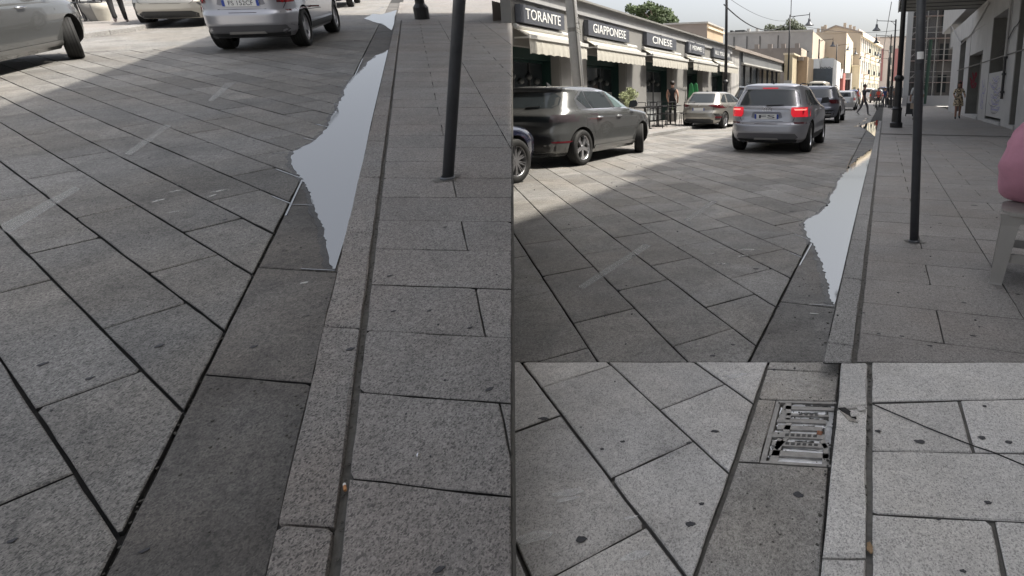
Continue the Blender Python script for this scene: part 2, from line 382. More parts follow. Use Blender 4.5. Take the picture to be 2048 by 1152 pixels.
# nearer ground (lower right of the photograph): paler stone, kerb, gutter with the drain
near = lambda p: street_cut(p, ZR, True)
near0 = lambda p: street_cut(p, 0.0, True)
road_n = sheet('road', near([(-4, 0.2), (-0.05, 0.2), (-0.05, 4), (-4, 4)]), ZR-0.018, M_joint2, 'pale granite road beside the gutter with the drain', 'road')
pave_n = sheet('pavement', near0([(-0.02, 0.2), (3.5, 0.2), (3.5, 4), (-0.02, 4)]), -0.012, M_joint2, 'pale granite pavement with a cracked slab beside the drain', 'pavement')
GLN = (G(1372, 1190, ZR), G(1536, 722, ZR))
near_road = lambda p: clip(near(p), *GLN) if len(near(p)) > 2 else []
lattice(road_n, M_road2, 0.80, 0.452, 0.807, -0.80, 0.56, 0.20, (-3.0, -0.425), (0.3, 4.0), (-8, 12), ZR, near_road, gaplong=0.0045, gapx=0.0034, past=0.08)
GQ = [G(1553, 800, ZR), G(1673, 803, ZR), G(1662, 933, ZR), G(1520, 924, ZR)]          # drain corners: far left, far right, near right, near left
def quad_px(pts, z): return [G(px, py, z) for px, py in pts]
def gstone(parent, pts, z, m, name, gap=0.003, **k):
    p = near(quad_px(pts, z)) if z == ZR else near0(quad_px(pts, z))
    if len(p) > 2: stone(parent, p, z, m, gap=gap, name=name, **k)
gstone(road_n, [(1539, 722), (1682, 722), (1680, 745), (1534, 737)], ZR, M_gut2, 'gutter_stone')
gstone(road_n, [(1534, 738), (1680, 745), (1673, 802), (1516, 797)], ZR, M_gut2, 'gutter_stone')
gstone(road_n, [(1516, 798), (1553, 800), (1520, 924), (1476, 922)], ZR, M_gut2, 'gutter_stone')
gstone(road_n, [(1476, 923), (1658, 934), (1640, 1190), (1378, 1190)], ZR, M_gut2, 'gutter_stone')
kerb_n = sheet('kerb', near0([G(1682, 722, 0), G(1739, 722, 0), G(1736, 1250, 0), G(1630, 1250, 0)]), -0.02, M_joint, 'pale granite kerb with a chipped corner beside the drain', 'kerb', th=0.10)
gstone(kerb_n, [(1683, 700), (1737, 700), (1736, 811), (1674, 815)], 0.0, M_pave2, 'kerb_stone', depth=0.11, bev=0.008)
gstone(kerb_n, [(1673, 817), (1736, 813), (1734, 1112), (1643, 1111)], 0.0, M_pave2, 'kerb_stone', depth=0.11, bev=0.007)
gstone(kerb_n, [(1643, 1112), (1734, 1114), (1733, 1250), (1630, 1250)], 0.0, M_pave2, 'kerb_stone', depth=0.11, bev=0.008)
for pts, m, z in [([(1676, 817), (1690, 816), (1708, 829), (1713, 838), (1700, 834)], M_joint, .0035), ([(1680, 822), (1700, 834), (1716, 846), (1698, 842)], M_gut2, .003), ([(1700, 829), (1711, 828), (1714, 836), (1702, 837)], M_pave2, .010), ([(1712, 817), (1728, 815), (1731, 822), (1718, 824)], M_pave2, .007)]:
    pp = [G(x, y, 0) for x, y in pts]; b = MB(); b.prism(pp if area(pp) > 0 else pp[::-1], z-.004, z); b.build('kerb_chip', m, kerb_n)
PN = [[(1744, 722), (2080, 722), (2130, 794), (1744, 803)], [(2084, 722), (2420, 722), (2480, 786), (2135, 794)],
      [(1744, 806), (1916, 801), (1946, 904), (1744, 900)], [(1921, 800), (2420, 788), (2420, 910), (1950, 904)],
      [(1744, 902), (2420, 913), (2420, 1062), (1744, 1026)],
      [(1744, 1028), (1983, 1041), (2016, 1200), (1743, 1200)], [(1989, 1042), (2420, 1065), (2420, 1200), (2022, 1200)]]
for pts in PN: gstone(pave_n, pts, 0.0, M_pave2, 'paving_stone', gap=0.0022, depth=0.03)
# hairline crack across the pavement slabs
cr = [(1745, 810), (1800, 833), (1858, 858), (1915, 880), (1950, 893), (1985, 906), (2043, 930), (2070, 941)]
b = MB(); pts = [G(x, y+random.uniform(-1.2, 1.2), 0) for x, y in cr]
for p, q in zip(pts[:-1], pts[1:]):
    w = 0.0022; b.prism([(p[0], p[1]-w), (q[0], q[1]-w), (q[0], q[1]+w), (p[0], p[1]+w)], 0.001, 0.0035)
b.build('crack', M_joint, pave_n)
for x, y, r, a in [(1756, 863, .010, .7), (1964, 876, .013, .7), (2017, 885, .011, .7), (1969, 813, .009, .6), (1840, 884, .018, .6), (1877, 1040, .006, .5), (1976, 1006, .010, .6), (1925, 1143, .008, .6)]:
    blotch('gum_spot', pave_n, *G(x, y, 0), 0.0015, r, M_gum if r < .015 else M_gum, a, .3)
for x, y, r, a in [(1163, 1080, .016, .75), (1381, 1049, .014, .9), (1378, 887, .010, .8), (1088, 838, .022, .5), (1430, 863, .018, .45), (1403, 1009, .008, .9), (1204, 899, .008, .8), (1245, 884, .009, .7)]:
    blotch('gum_spot', road_n, *G(x, y, ZR), ZR+0.0015, r*0.9, M_gum, a, .2)
blotch('gum_spot', road_n, *G(1597, 991, ZR), ZR+.0015, .016, M_gum, .8)
for x, y, r in [(1140, 985, .05), (1135, 1000, .03), (1263, 1036, .02), (1270, 1112, .035), (1060, 1075, .06), (1470, 752, .05)]:
    blotch('pale_stain', road_n, *G(x, y, ZR), ZR+.001, r, mat('white_stain', (.88, .88, .87), .85, noise=.4, nscale=30, alpha=.22), .35, .6, rough=.45)

rg = random.Random(5)
def scatter(par, x0, x1, y0, y1, z, n, rr, m, name='grit', maxn=None):
    q = MB()
    for _ in range(n):
        x, y, r = rg.uniform(x0, x1), rg.uniform(y0, y1), rg.uniform(*rr); k = rg.randint(4, 6); a0 = rg.random()*6
        q.prism([(x+r*math.cos(a0+2*math.pi*j/k)*rg.uniform(.6, 1), y+r*math.sin(a0+2*math.pi*j/k)*rg.uniform(.6, 1)) for j in range(k)], z, z+r*.5)
    o = q.build(name, m, par); o['kind'] = 'stuff'; return o
M_grit = mat('grit', (.09, .085, .075), .9, noise=.5, nscale=80)
scatter(road, -.53, -.22, 2.75, 9, ZR, 160, (.002, .006), M_grit); scatter(road, -.24, -.20, 2.75, 12, ZR, 120, (.003, .009), M_grit); scatter(road, -.56, -.545, 2.75, 12, ZR-.012, 120, (.003, .006), M_grit)
scatter(pave, -.066, -.05, 2.75, 12, -.016, 160, (.003, .006), M_grit); scatter(road, -4, -.6, 2.75, 9, ZR, 150, (.002, .005), M_gum); scatter(pave, 0, 3.5, 2.8, 14, .001, 150, (.003, .009), M_gum)
scatter(road_n, -.40, -.11, 1.2, 2.6, ZR, 90, (.0015, .005), M_grit); scatter(pave_n, .0, .022, 1.2, 2.6, -.008, 90, (.003, .007), M_grit); scatter(road_n, -.125, -.10, 1.2, 2.6, ZR, 70, (.002, .006), M_grit)
# the drain: cast frame, seven bars, two ribs, corner braces, wet litter underneath
M_iron = mat('cast_iron', (0.32, 0.305, 0.285), 0.55, 0.3, noise=0.35, nscale=30, bump=0.2)
M_litter = mat('foil_litter', (0.85, 0.86, 0.88), 0.28, 0.75, noise=0.3, nscale=30, bump=0.5)
M_sludge = mat('sludge', (0.015, 0.014, 0.012), 0.3, noise=0.5, nscale=50, bump=0.4)
M_mortar = mat('mortar_smear', (0.50, 0.50, 0.50), 0.8, noise=0.35, nscale=35, bump=0.4)
gx = sum(p[0] for p in GQ)/4; gy = sum(p[1] for p in GQ)/4
drain = thing('drain_grate', 'broken iron drain grate in the gutter with pale litter under its bars', 'drain grate', T(gx, gy, ZR))
def gq(u, v):   # u left to right, v far to near
    a = [GQ[0][i]*(1-u)+GQ[1][i]*u for i in (0, 1)]; c = [GQ[3][i]*(1-u)+GQ[2][i]*u for i in (0, 1)]
    return (a[0]*(1-v)+c[0]*v-gx, a[1]*(1-v)+c[1]*v-gy)
def gbar(name, uv, z0=-0.022, z1=-0.002, m=None):
    bb = MB(); bb.prism([gq(*p) for p in uv][::-1], z0, z1); return bb.build(name, m or M_iron, drain)
gbar('frame_side', [(0, 0), (.075, 0), (.075, 1), (0, 1)]); gbar('frame_side', [(.075, 0), (1, 0), (1, .035), (.075, .035)]); gbar('frame_side', [(.075, .97), (1, .97), (1, 1), (.075, 1)])
for i, (u0, u1, v, w) in enumerate([(.16, .97, .125, .045), (.22, .9, .245, .03), (.1, .86, .345, .05), (.12, .82, .465, .05), (.07, .86, .585, .055), (.1, .9, .715, .05), (.1, .95, .855, .055)]):
    w *= .70; br = gbar('bar', [(u0, v-w), (u1, v-w+.01), (u1, v+w), (u0, v+w)])
    if i in (1, 4, 5):
        u = u0+.2
        while u < u1-.15:
            bb = MB(); bb.prism([gq(*p) for p in [(u, v-w*.45), (u+.055, v-w*.45), (u+.055, v+w*.4), (u, v+w*.4)]][::-1], -0.002, -0.0004)
            bb.build('cast_mark', M_sludge, br); u += .085
gbar('rib', [(.16, .04), (.26, .04), (.30, .34), (.22, .34)]); gbar('rib', [(.24, .39), (.33, .39), (.32, .55), (.22, .55)]); gbar('rib', [(.17, .64), (.26, .66), (.24, .97), (.12, .97)])
gbar('rib', [(.86, .67), (.94, .72), (.96, .97), (.87, .97)]); gbar('brace', [(.14, .78), (.28, .61), (.34, .62), (.2, .82)]); gbar('brace', [(.80, .66), (.86, .62), (.93, .74), (.88, .76)])
gbar('brace', [(.1, .28), (.14, .05), (.18, .05), (.22, .34)], -.022, -.006)
bb = MB(); bb.prism([gq(*p) for p in [(0, 0), (1, 0), (1, 1), (0, 1)]][::-1], -0.2, -0.10); bb.build('sump_floor', M_sludge, drain)
def lit_poly(u0, v0, u1, v1, m, z, name, sd):
    rd = random.Random(sd); pts = []
    for a, c, e, f_ in [(u0, v0, u1, v0), (u1, v0, u1, v1), (u1, v1, u0, v1), (u0, v1, u0, v0)]:
        for k in range(7):
            t = k/7; pts.append((min(.97, max(.08, a+(e-a)*t+rd.uniform(-.02, .02))), min(.965, max(.04, c+(f_-c)*t+rd.uniform(-.012, .012)))))
    q = MB(); q.prism([gq(*p) for p in pts][::-1], z-.004, z); q.build(name, m, drain)
for i, (u0, v0, u1, v1) in enumerate([(.27, .05, .6, .09), (.27, .15, .84, .22), (.3, .27, .8, .315), (.1, .37, .24, .44), (.33, .375, .84, .44), (.1, .495, .25, .555), (.33, .495, .8, .555), (.27, .62, .86, .69), (.27, .75, .9, .825), (.22, .89, .9, .965), (.09, .1, .16, .35), (.085, .64, .15, .9)]):
    lit_poly(u0, v0, u1, v1, M_litter, -.007-.0003*i, 'wet_litter', i)
lit_poly(.84, .30, .975, .95, M_mortar, -.012, 'mortar_smear', 31); lit_poly(.9, .05, .985, .4, M_mortar, -.010, 'mortar_smear', 33)
for i, (u0, v0, u1, v1) in enumerate([(.5, .055, .9, .08), (.45, .19, .7, .21), (.5, .42, .7, .45), (.45, .655, .7, .67), (.6, .29, .74, .305)]): lit_poly(u0, v0, u1, v1, M_sludge, -.006+.0003*i, 'sludge', 50+i)
lit_poly(.74, .50, .83, .56, mat('rust', (.25, .10, .05), .8, noise=.5, nscale=60), -.001, 'rusty_leaf', 77)
lf = blotch('dry_leaf', None, *G(1740, 1097, 0), 0.001, .009, mat('dry_leaf', (.30, .20, .11), .8, noise=.4, nscale=90), 1.8, .2, th=.004); tag(lf, 'small dry brown leaf in the joint beside the pale kerb', 'leaf')

# puddles along the gutter
def jag(poly, amp, n=5, sd=1):
    rd = random.Random(sd); out = []
    for a, c in zip(poly[:-1], poly[1:]):
        for k in range(n):
            t = k/n; out.append((a[0]+(c[0]-a[0])*t+rd.choice((-1, -.4, 0, .3, 1, 1.4))*amp*(1 if k else .3), a[1]+(c[1]-a[1])*t+rd.uniform(-amp, amp)*.12))
    out.append(poly[-1]); return out
def sc(pts, x0, y0, k): return [(x0+a*k, y0+c*k) for a, c in pts]
def strip(b, p, q, w, z, mapf):
    a, c = mapf(*p, z), mapf(*q, z); w *= .62; dx, dy = c[0]-a[0], c[1]-a[1]; l = math.hypot(dx, dy); nx, ny = -dy/l*w/2, dx/l*w/2
    b.prism([(a[0]-nx, a[1]-ny), (c[0]-nx, c[1]-ny), (c[0]+nx, c[1]+ny), (a[0]+nx, a[1]+ny)], z-.0015, z)
def flat_poly(b, poly, z):
    if area(poly) < 0: poly = poly[::-1]
    bm = bmesh.new(); f = bm.faces.new([bm.verts.new((p[0], p[1], z)) for p in poly]); bmesh.ops.triangulate(bm, faces=[f]); bm.verts.index_update()
    b.add([v.co[:] for v in bm.verts], [tuple(v.index for v in f.verts) for f in bm.faces]); bm.free()
left_edge = [(980, 46), (960, 62), (920, 85), (905, 105), (880, 120), (855, 148), (845, 165), (825, 180), (820, 200), (800, 240), (790, 262), (770, 285), (762, 325), (740, 345), (715, 375), (680, 390), (650, 405), (632, 425), (635, 460), (655, 500), (675, 525), (690, 560), (705, 590), (718, 620), (735, 660), (745, 690), (760, 735), (762, 775), (775, 820), (790, 842)]
P1 = jag(sc(left_edge, 1360, 280, .390625), 2.6, 5, 3)+sc([(798, 820), (830, 690), (880, 470), (930, 260), (985, 40)], 1360, 280, .390625)
b = MB(); flat_poly(b, [G(x, y, ZR+.006) for x, y in P1], ZR+.006)
c2 = lambda a, c: (1360+a*.390625, 280+c*.390625)
for p, q, w in [((882, 75), (850, 152), .012), ((677, 525), (612, 642), .016), ((640, 352), (722, 376), .010), ((575, 402), (645, 416), .007), ((585, 482), (668, 512), .012), ((565, 578), (625, 600), .012), ((636, 608), (714, 611), .008), ((670, 840), (792, 848), .008), ((720, 312), (765, 328), .01), ((760, 238), (800, 244), .008), ((780, 178), (825, 184), .008), ((735, 276), (775, 284), .008)]:
    strip(b, c2(*p), c2(*q), w, ZR+.004, G)
wet = MB(); flat_poly(wet, [G(x-random.uniform(3, 9)*(y-300)/200-3, y+random.uniform(0, 3), ZR+.0035) for x, y in P1[:len(P1)-5]]+[G(x, y, ZR+.0035) for x, y in P1[len(P1)-5:]], ZR+.0035)
pud = b.build('puddle', M_water); wet.build('wet_rim', M_damp, pud); tag(pud, 'long sky bright puddle in the gutter before the silver crossover', 'puddle', kind='thing')
c7 = lambda a, c: (1560+a*.15625, 140+c*.15625)
b = MB(); flat_poly(b, [G(*c7(*p), ZR+.006) for p in jag([(1010, 716), (1080, 698), (1100, 684), (1180, 665), (1252, 640), (1240, 720), (1215, 850), (1160, 805), (1085, 755), (1010, 716)], 6, 3, 5)[:-1]], ZR+.006)
for p, q in [((945, 722), (1010, 712)), ((1000, 688), (1050, 676)), ((1055, 654), (1105, 644)), ((1090, 626), (1130, 618))]: strip(b, c7(*p), c7(*q), .10, ZR+.004, G)
pud2 = b.build('puddle', M_water); tag(pud2, 'small far puddle in the gutter mirroring the tan houses', 'puddle', kind='thing')
# pale streaks and marks on the road
b = MB(); b.prism([G(x, y, ZR) for x, y in [(1155, 574), (1168, 579), (1304, 492), (1288, 488)]][::1], ZR+.0015, ZR+.003); b.build('pale_mark', M_streak, road)
b = MB(); b.prism([G(x, y, ZR) for x, y in [(1366, 441), (1378, 443), (1436, 404), (1424, 401)]], ZR+.0015, ZR+.003); b.build('pale_mark', M_streak, road)
for x, y, r, a, ro in [(1440, 496, .05, .3, .3), (1500, 500, .09, .25, .2), (1485, 512, .06, .3, .8), (1445, 528, .06, .35, .2), (1415, 508, .05, .4, .5)]: blotch('pale_stain', road, *G(x, y, ZR), ZR+.001, r, M_chalk, a, ro, rough=.5)
blotch('pale_stain', road, *G(1627, 628, ZR), ZR+.002, .025, mat('paint_chip', (.5, .5, .48), .8), .3, .1)
for x, y, r in [(1512, 538, .03), (1583, 423, .04), (1425, 712, .02), (1466, 690, .015)]: blotch('gum_spot', road, *G(x, y, ZR), ZR+.0015, r*.7, M_gum, .6)
for x, y, r in [(1928, 606, .012), (1860, 692, .013), (1946, 672, .014), (2036, 589, .013), (1804, 673, .01), (1758, 668, .01), (1728, 626, .007), (1871, 685, .006), (1948, 411, .03), (1905, 480, .016), (2036, 460, .02), (1880, 447, .016)]: blotch('gum_spot', pave, *G(x, y, 0), .0015, r, M_gum, .5)
blotch('gum_spot', kerb, *G(1716, 337+.3385*190, 0), .002, .006, M_gum, .7)

# far-side pavement on the left of the main street
kx = [(-6.62, 12.0), (-6.55, 16.1), (-6.45, 17.6), (-6.9, 26), (-7.1, 60), (-7.1, 110)]
lp = MB(); lp.prism([(-9.3, 12.0), *kx, (-9.3, 110)][::-1] if area([(-9.3, 12.0), *kx, (-9.3, 110)]) < 0 else [(-9.3, 12.0), *kx, (-9.3, 110)], -0.2, 0.02)
lpo = tag(lp.build('pavement', M_pave), 'sunlit pavement with cafe tables along the restaurant front', 'pavement', kind='structure')
for (a, c) in zip(kx[:-1], kx[1:]):
    n = max(1, int((c[1]-a[1])/1.0))
    if a[1] > 30: continue
    for k in range(n):
        p, q = [(a[0]+(c[0]-a[0])*t, a[1]+(c[1]-a[1])*t) for t in (k/n, (k+1)/n)]
        stone(lpo, [(p[0]-.25, p[1]), (p[0]+.02, p[1]), (q[0]+.02, q[1]), (q[0]-.25, q[1])], 0.026, M_kerb, gap=.004, bev=.008, depth=.15, name='kerb_stone', maxseg=2)
# ================================================================== THE RISING STREET (left half of the photograph): a ramp deck with its own road, kerb and pavement
ZL = -0.05
M_roadL = granite('granite_ramp_road', (0.315, 0.306, 0.292), (0.08, 0.079, 0.077), (1.0, 0.96, 0.91), stain=0.36, vary=0.2, spots=.65)
M_paveL = granite('granite_ramp_pavement', (0.385, 0.367, 0.35), (0.115, 0.11, 0.106), (1.0, 0.95, 0.92), stain=0.2, vary=0.09, spots=.65)
M_gutL = granite('granite_ramp_gutter', (0.19, 0.184, 0.174), (0.054, 0.052, 0.05), (1.0, 0.93, 0.87), stain=0.5)
M_kerbL = granite('granite_ramp_kerb', (0.375, 0.36, 0.345), (0.10, 0.097, 0.093), (1.0, 0.93, 0.88), stain=0.2, vary=0.08, spots=.75)
deckpx = [(-260, 1330), (1024, 1330), (1024, -10), (-260, -10)]
dk = [GL(*p, 0) for p in deckpx]
SL = {z: (GL(1023.3, 1330, z), GL(1023.3, -10, z)) for z in (ZL, 0.0)}
def deck_cut(p, z):
    return clip(p, SL[z][0], SL[z][1], keep_left=True)
dr = [p for p in clip(clip(dk, (-0.37, 0), (-0.37, 1)), (0, -5), (1, -5))]
b = MB(); b.prism(dr, ZL-0.09, ZL-0.02); roadL = tag(b.build('road', M_joint, None, M=ML), 'paved street with a long puddle rising towards parked cars', 'road', kind='structure')
dp = clip(dk, (-0.39, 0), (-0.39, 1), keep_left=False)
b = MB(); b.prism(dp, -0.09, -0.022); paveL = tag(b.build('pavement', M_joint2, None, M=ML), 'stone pavement with a grey pole, rising beside the kerb and puddle', 'pavement', kind='structure')
b = MB(); b.prism([(-.525, .6), (-.38, .6), (-.38, 29), (-.525, 29)], -0.12, -0.03); kerbL = tag(b.build('kerb', M_joint, None, M=ML), 'granite kerb between the long puddle and the pavement', 'kerb', kind='structure')
# far part of the road surface where single slabs are no longer told apart
fp = clip(clip(dr, (0, 13.5), (-1, 13.5), keep_left=False), (-.9, 0), (-.9, 1)); b = MB(); b.prism(fp, ZL-.019, ZL); b.build('far_paving', M_roadL, roadL)
fp = clip(dp, (-.36, 1.455+.3805*42), (-1.36, 1.455+.3805*42+.457), keep_left=False); b = MB(); b.prism(fp, -.019, 0.0); b.build('far_paving', M_paveL, paveL)
def cutL(p):
    p = clip(p, (0, 13.5), (-1, 13.5))
    return deck_cut(p, ZL) if len(p) > 2 else p
VL = [GL(-60, 1300, ZL), GL(-60, -5, ZL)]
def offL(p):
    return all(((q[1]-VL[0][1])*(VL[1][0]-VL[0][0])-(q[0]-VL[0][0])*(VL[1][1]-VL[0][1])) > 0 for q in p)
lattice(roadL, M_roadL, 1.54, 0.498, 1.58, -1.35, 0.635, 0.25, (-8.0, -0.895), (0.9, 13.5), (-24, 26), ZL, cutL, gaplong=0.0043, gapx=0.0042, skip=offL)
row_stones(roadL, M_gutL, -0.89, -0.53, [0.505+.868*k for k in range(0, 32)], ZL, 'gutter_stone', lambda p: deck_cut(p, ZL), shear=-0.6)
row_stones(kerbL, M_kerbL, -0.52, -0.386, [1.38+.944*k for k in range(-1, 28)], 0.0, 'kerb_stone', lambda p: deck_cut(p, 0.0), shear=-0.55, gap=.003, bev=.008, depth=.1)
rowsL = [1.455+.3805*k for k in range(-3, 43)]
for i, (a, c) in enumerate(zip(rowsL[:-1], rowsL[1:])):
    ev = (i-3) % 2 == 0
    st = ([(-.366, .05), (.05, .507)] if ev else [(-.366, .507)])+([(.507, .99), (.99, 1.48)] if ev else [(.507, 1.48)])+[(1.48, 2.5), (2.5, 4)]
    for x0, x1 in st:
        f0 = -max(.457, .615-.0726*(a-1.45))
        f1 = -max(.457, .615-.0726*(c-1.45)); p = [(x0, a+f0*(x0+.36)), (x1, a+f0*(x1+.36)), (x1, c+f1*(x1+.36)), (x0, c+f1*(x0+.36))]
        p = deck_cut(p, 0.0)
        if len(p) > 2: stone(paveL, p, 0.0, M_paveL, gap=0.0025, bev=.003, depth=.03)
l8 = lambda a, c: (500+a*.3994, 240+c*.3994)
l5 = lambda a, c: (400+a*.2257, a*0+c*.2257)
le = [l5(*p) for p in [(1662, 444), (1610, 472), (1560, 490), (1530, 520), (1500, 540), (1470, 590), (1450, 600), (1420, 640), (1365, 680), (1350, 700), (1330, 725), (1318, 745), (1290, 780), (1270, 830), (1250, 880), (1225, 930), (1205, 970), (1190, 1000), (1165, 1040), (1132, 1090)]]
le += [l8(*p) for p in [(380, 45), (330, 100), (270, 130), (215, 160), (205, 190), (215, 240), (235, 262), (250, 285), (275, 320), (292, 350), (305, 380), (313, 410), (320, 430), (345, 500), (360, 530), (370, 550), (375, 590), (380, 620), (395, 690), (412, 745)]]
PL1 = jag(le, 2.4, 5, 9)+[l8(*p) for p in [(427, 745), (485, 558), (550, 283), (606, 15)]]+[l5(1668, 440)]
b = MB(); flat_poly(b, [GL(x, y, ZL+.006) for x, y in PL1], ZL+.006)
for p, q, w in [(l8(262, 298), l8(178, 478), .017), (l8(130, 245), l8(260, 292), .013), (l8(110, 380), l8(205, 418), .012), (l8(200, 421), l8(322, 426), .008), (l8(255, 744), l8(425, 752), .008), (l8(110, 170), l8(215, 157), .009), (l8(265, 90), l8(335, 105), .01), (l8(330, 18), l8(392, 36), .012),
                (l5(1442, 518), l5(1362, 690), .016), (l5(1015, 1100), l5(1140, 1124), .012), (l5(1130, 905), l5(1230, 928), .014), (l5(1200, 768), l5(1295, 780), .012), (l5(1225, 842), l5(1275, 848), .012), (l5(1272, 708), l5(1335, 720), .014), (l5(1315, 656), l5(1365, 664), .015), (l5(1430, 552), l5(1500, 558), .012)]:
    strip(b, p, q, w, ZL+.004, GL)
wet = MB(); flat_poly(wet, [GL(x-random.uniform(2, 9)*(y+40)/300-2, y+random.uniform(0, 3), ZL+.0035) for x, y in PL1[:len(PL1)-5]]+[GL(x, y, ZL+.0035) for x, y in PL1[len(PL1)-5:]], ZL+.0035)
o = b.build('puddle', M_water, None, M=ML); wet.build('wet_rim', M_damp, o); tag(o, 'long jagged sky bright puddle along the kerb beside the grey pole', 'puddle', kind='thing')
b = MB(); flat_poly(b, [GL(*l5(*p), ZL+.006) for p in jag([(1450, 165), (1530, 122), (1600, 128), (1640, 118), (1745, 88), (1700, 268), (1615, 205), (1580, 205), (1450, 165)], 5, 3, 5)[:-1]], ZL+.006)
for p, q in [((1500, 128), (1570, 122)), ((1545, 98), (1600, 92)), ((1590, 72), (1625, 66))]: strip(b, l5(*p), l5(*q), .14, ZL+.004, GL)
o = b.build('puddle', M_water, None, M=ML); tag(o, 'small dark reflecting puddle near the top of the rising street', 'puddle', kind='thing')
def bl(n, par, px, py, z, r, m, a=.6, ro=.2, **k): return blotch(n, par, *GL(px, py, z), z+.0015, r, m, a, ro, **k)
for x, y, r in [(320, 692, .014), (86, 729, .014), (180, 757, .012), (508, 694, .012), (450, 440, .013), (24, 1083, .010), (289, 1102, .01), (616, 632, .006)]: bl('gum_spot', roadL, x, y, ZL, r, M_gum)
for x, y, r in [(940, 656, .009), (980, 778, .014), (878, 1140, .012), (955, 645, .004), (787, 623, .009), (858, 622, .008), (750, 563, .005), (891, 455, .009), (780, 552, .012)]: bl('gum_spot', paveL, x, y, 0, r, M_gum, .5)
bl('gum_spot', kerbL, 701, 699, 0.0015, .013, M_gum, .7)
for x, y, r, m in [][:0] and [(490, 848, .05, M_damp), (480, 985, .05, M_damp), (560, 920, .06, M_damp)]: bl('damp_patch', roadL, x, y, ZL, r, m, .8, .5, rough=.4)
bl('paint_chip', roadL, 609, 566, ZL, .016, mat('paint_chip', (.5, .5, .48), .8), .35, .05)
for pts in [[(5, 462), (5, 448), (150, 373), (162, 379), (22, 466)], [(248, 308), (262, 311), (344, 252), (330, 249)], [(415, 202), (426, 203), (470, 166), (452, 166)]]:
    b = MB(); pp = [GL(x, y, ZL) for x, y in pts]; b.prism(pp if area(pp) > 0 else pp[::-1], ZL+.0012, ZL+.0024); b.build('pale_mark', M_streak, roadL)
for x, y, r, a, ro in [(355, 382, .035, .3, .2), (440, 382, .05, .25, .2), (425, 392, .04, .3, .8), (315, 402, .035, .5, .3), (352, 424, .04, .3, .1), (360, 370, .03, .2, .1)]: bl('pale_stain', roadL, x, y, ZL, r, M_chalk, a, ro, rough=.5)
scatter(roadL, -.87, -.55, 1.2, 4, ZL, 130, (.0015, .006), M_grit); scatter(roadL, -.57, -.53, 1.2, 9, ZL, 130, (.002, .007), M_grit); scatter(paveL, -.384, -.368, 1.2, 9, -.014, 200, (.003, .006), M_grit); scatter(roadL, -4, -1, 1.6, 8, ZL, 150, (.0015, .005), M_gum); scatter(paveL, -.3, 1.4, 1.2, 9, .001, 120, (.002, .006), M_gum); scatter(roadL, -.905, -.89, 1.2, 9, ZL-.012, 160, (.003, .006), M_grit)
# cigarette end in the kerb joint, a scrap of foil, a twig
def lthing(name, label, cat, px, py, z, rz=0): 
    x, y = GL(px, py, z); return thing(name, label, cat, ML @ T(x, y, z, rz))
t = lthing('cigarette_butt', 'orange cigarette butt lying in the dark joint behind the kerb', 'cigarette butt', 690, 975, -.012, 1.75)
b = MB(); b.tube([(-.016, 0, .004), (.002, 0, .004)], .004, 8); b.build('filter', mat('filter_tan', (.50, .24, .10), .8), t); b = MB(); b.tube([(.002, 0, .004), (.010, 0, .004)], .004, 8); b.build('paper', M_white, t)
t = lthing('foil_scrap', 'tiny bright scrap of foil on the pavement slab', 'scrap', 837, 911, .0, .4); b = MB(); b.add([(-.006, -.004, 0), (.008, -.002, .001), (.004, .007, .006), (-.003, .006, .002)], [(0, 1, 2), (0, 2, 3)]); b.build('foil', M_chrome, t)

# ================================================================== unseen slab added over the rising street, above the view, to cast its shade
HZ = 6.6
def to_slab(P): t = (HZ-P[2])/SUN[2]; return (P[0]+SUN[0]*t, P[1]+SUN[1]*t)
def LW(px, py): x, y = GL(px, py, ZL); return np.array(ML @ Vector((x, y, ZL)))
slab_pts = [to_slab(LW(*p)) for p in [(-300, 325), (5, 228), (140, 182), (270, 135), (430, 76), (500, 50), (560, 30), (1010, 30), (1022, 100), (1022, 420), (700, 760), (-300, 800)]]
c4 = PX(1024, 100, -9)
if area(slab_pts) < 0: slab_pts = slab_pts[::-1]
fb = thing('added_sunshade', 'unseen concrete footbridge deck spanning over the street from the arcade building', 'added_sunshade')
b = MB(); b.prism(slab_pts, HZ, HZ+.35); b.build('deck', M_conc, fb)  # added shade slab, its outline carried sunward from the wanted shade
b = MB(); b.prism([(-1.2, -3.5), (4.4, -3.5), (4.4, 1.0), (0.9, 2.2), (-1.6, 1.6)], HZ+.02, HZ+.33); b.build('link_slab', M_conc, fb)  # added link tying the shade slab to the block

# ================================================================== RIGHT SIDE: arcade building with canopy
arc = thing('arcade_building', 'grey stone building with deep tall recesses and graffiti under a ribbed canopy', 'building', T(4.2, 12, 0))
def aw(name, m, *boxes, smooth=False):
    q = MB()
    for a, c in boxes: q.box((a[0]-4.2, a[1]-12, a[2]), (c[0]-4.2, c[1]-12, c[2]))
    return q.build(name, m, arc)
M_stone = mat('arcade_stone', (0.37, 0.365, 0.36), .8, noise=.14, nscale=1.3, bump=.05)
M_stone2 = mat('arcade_recess', (0.15, 0.147, 0.135), .85, noise=.25, nscale=1.2)  # darker copy of the stone; on the pier sides it stands for shade
XW = 4.2; yw = lambda px: XW*F/(px-1770)*1.0
aw('rear_wall', M_stone2, ((XW+.55, -8, 0), (XW+.8, 46, 5.4)))
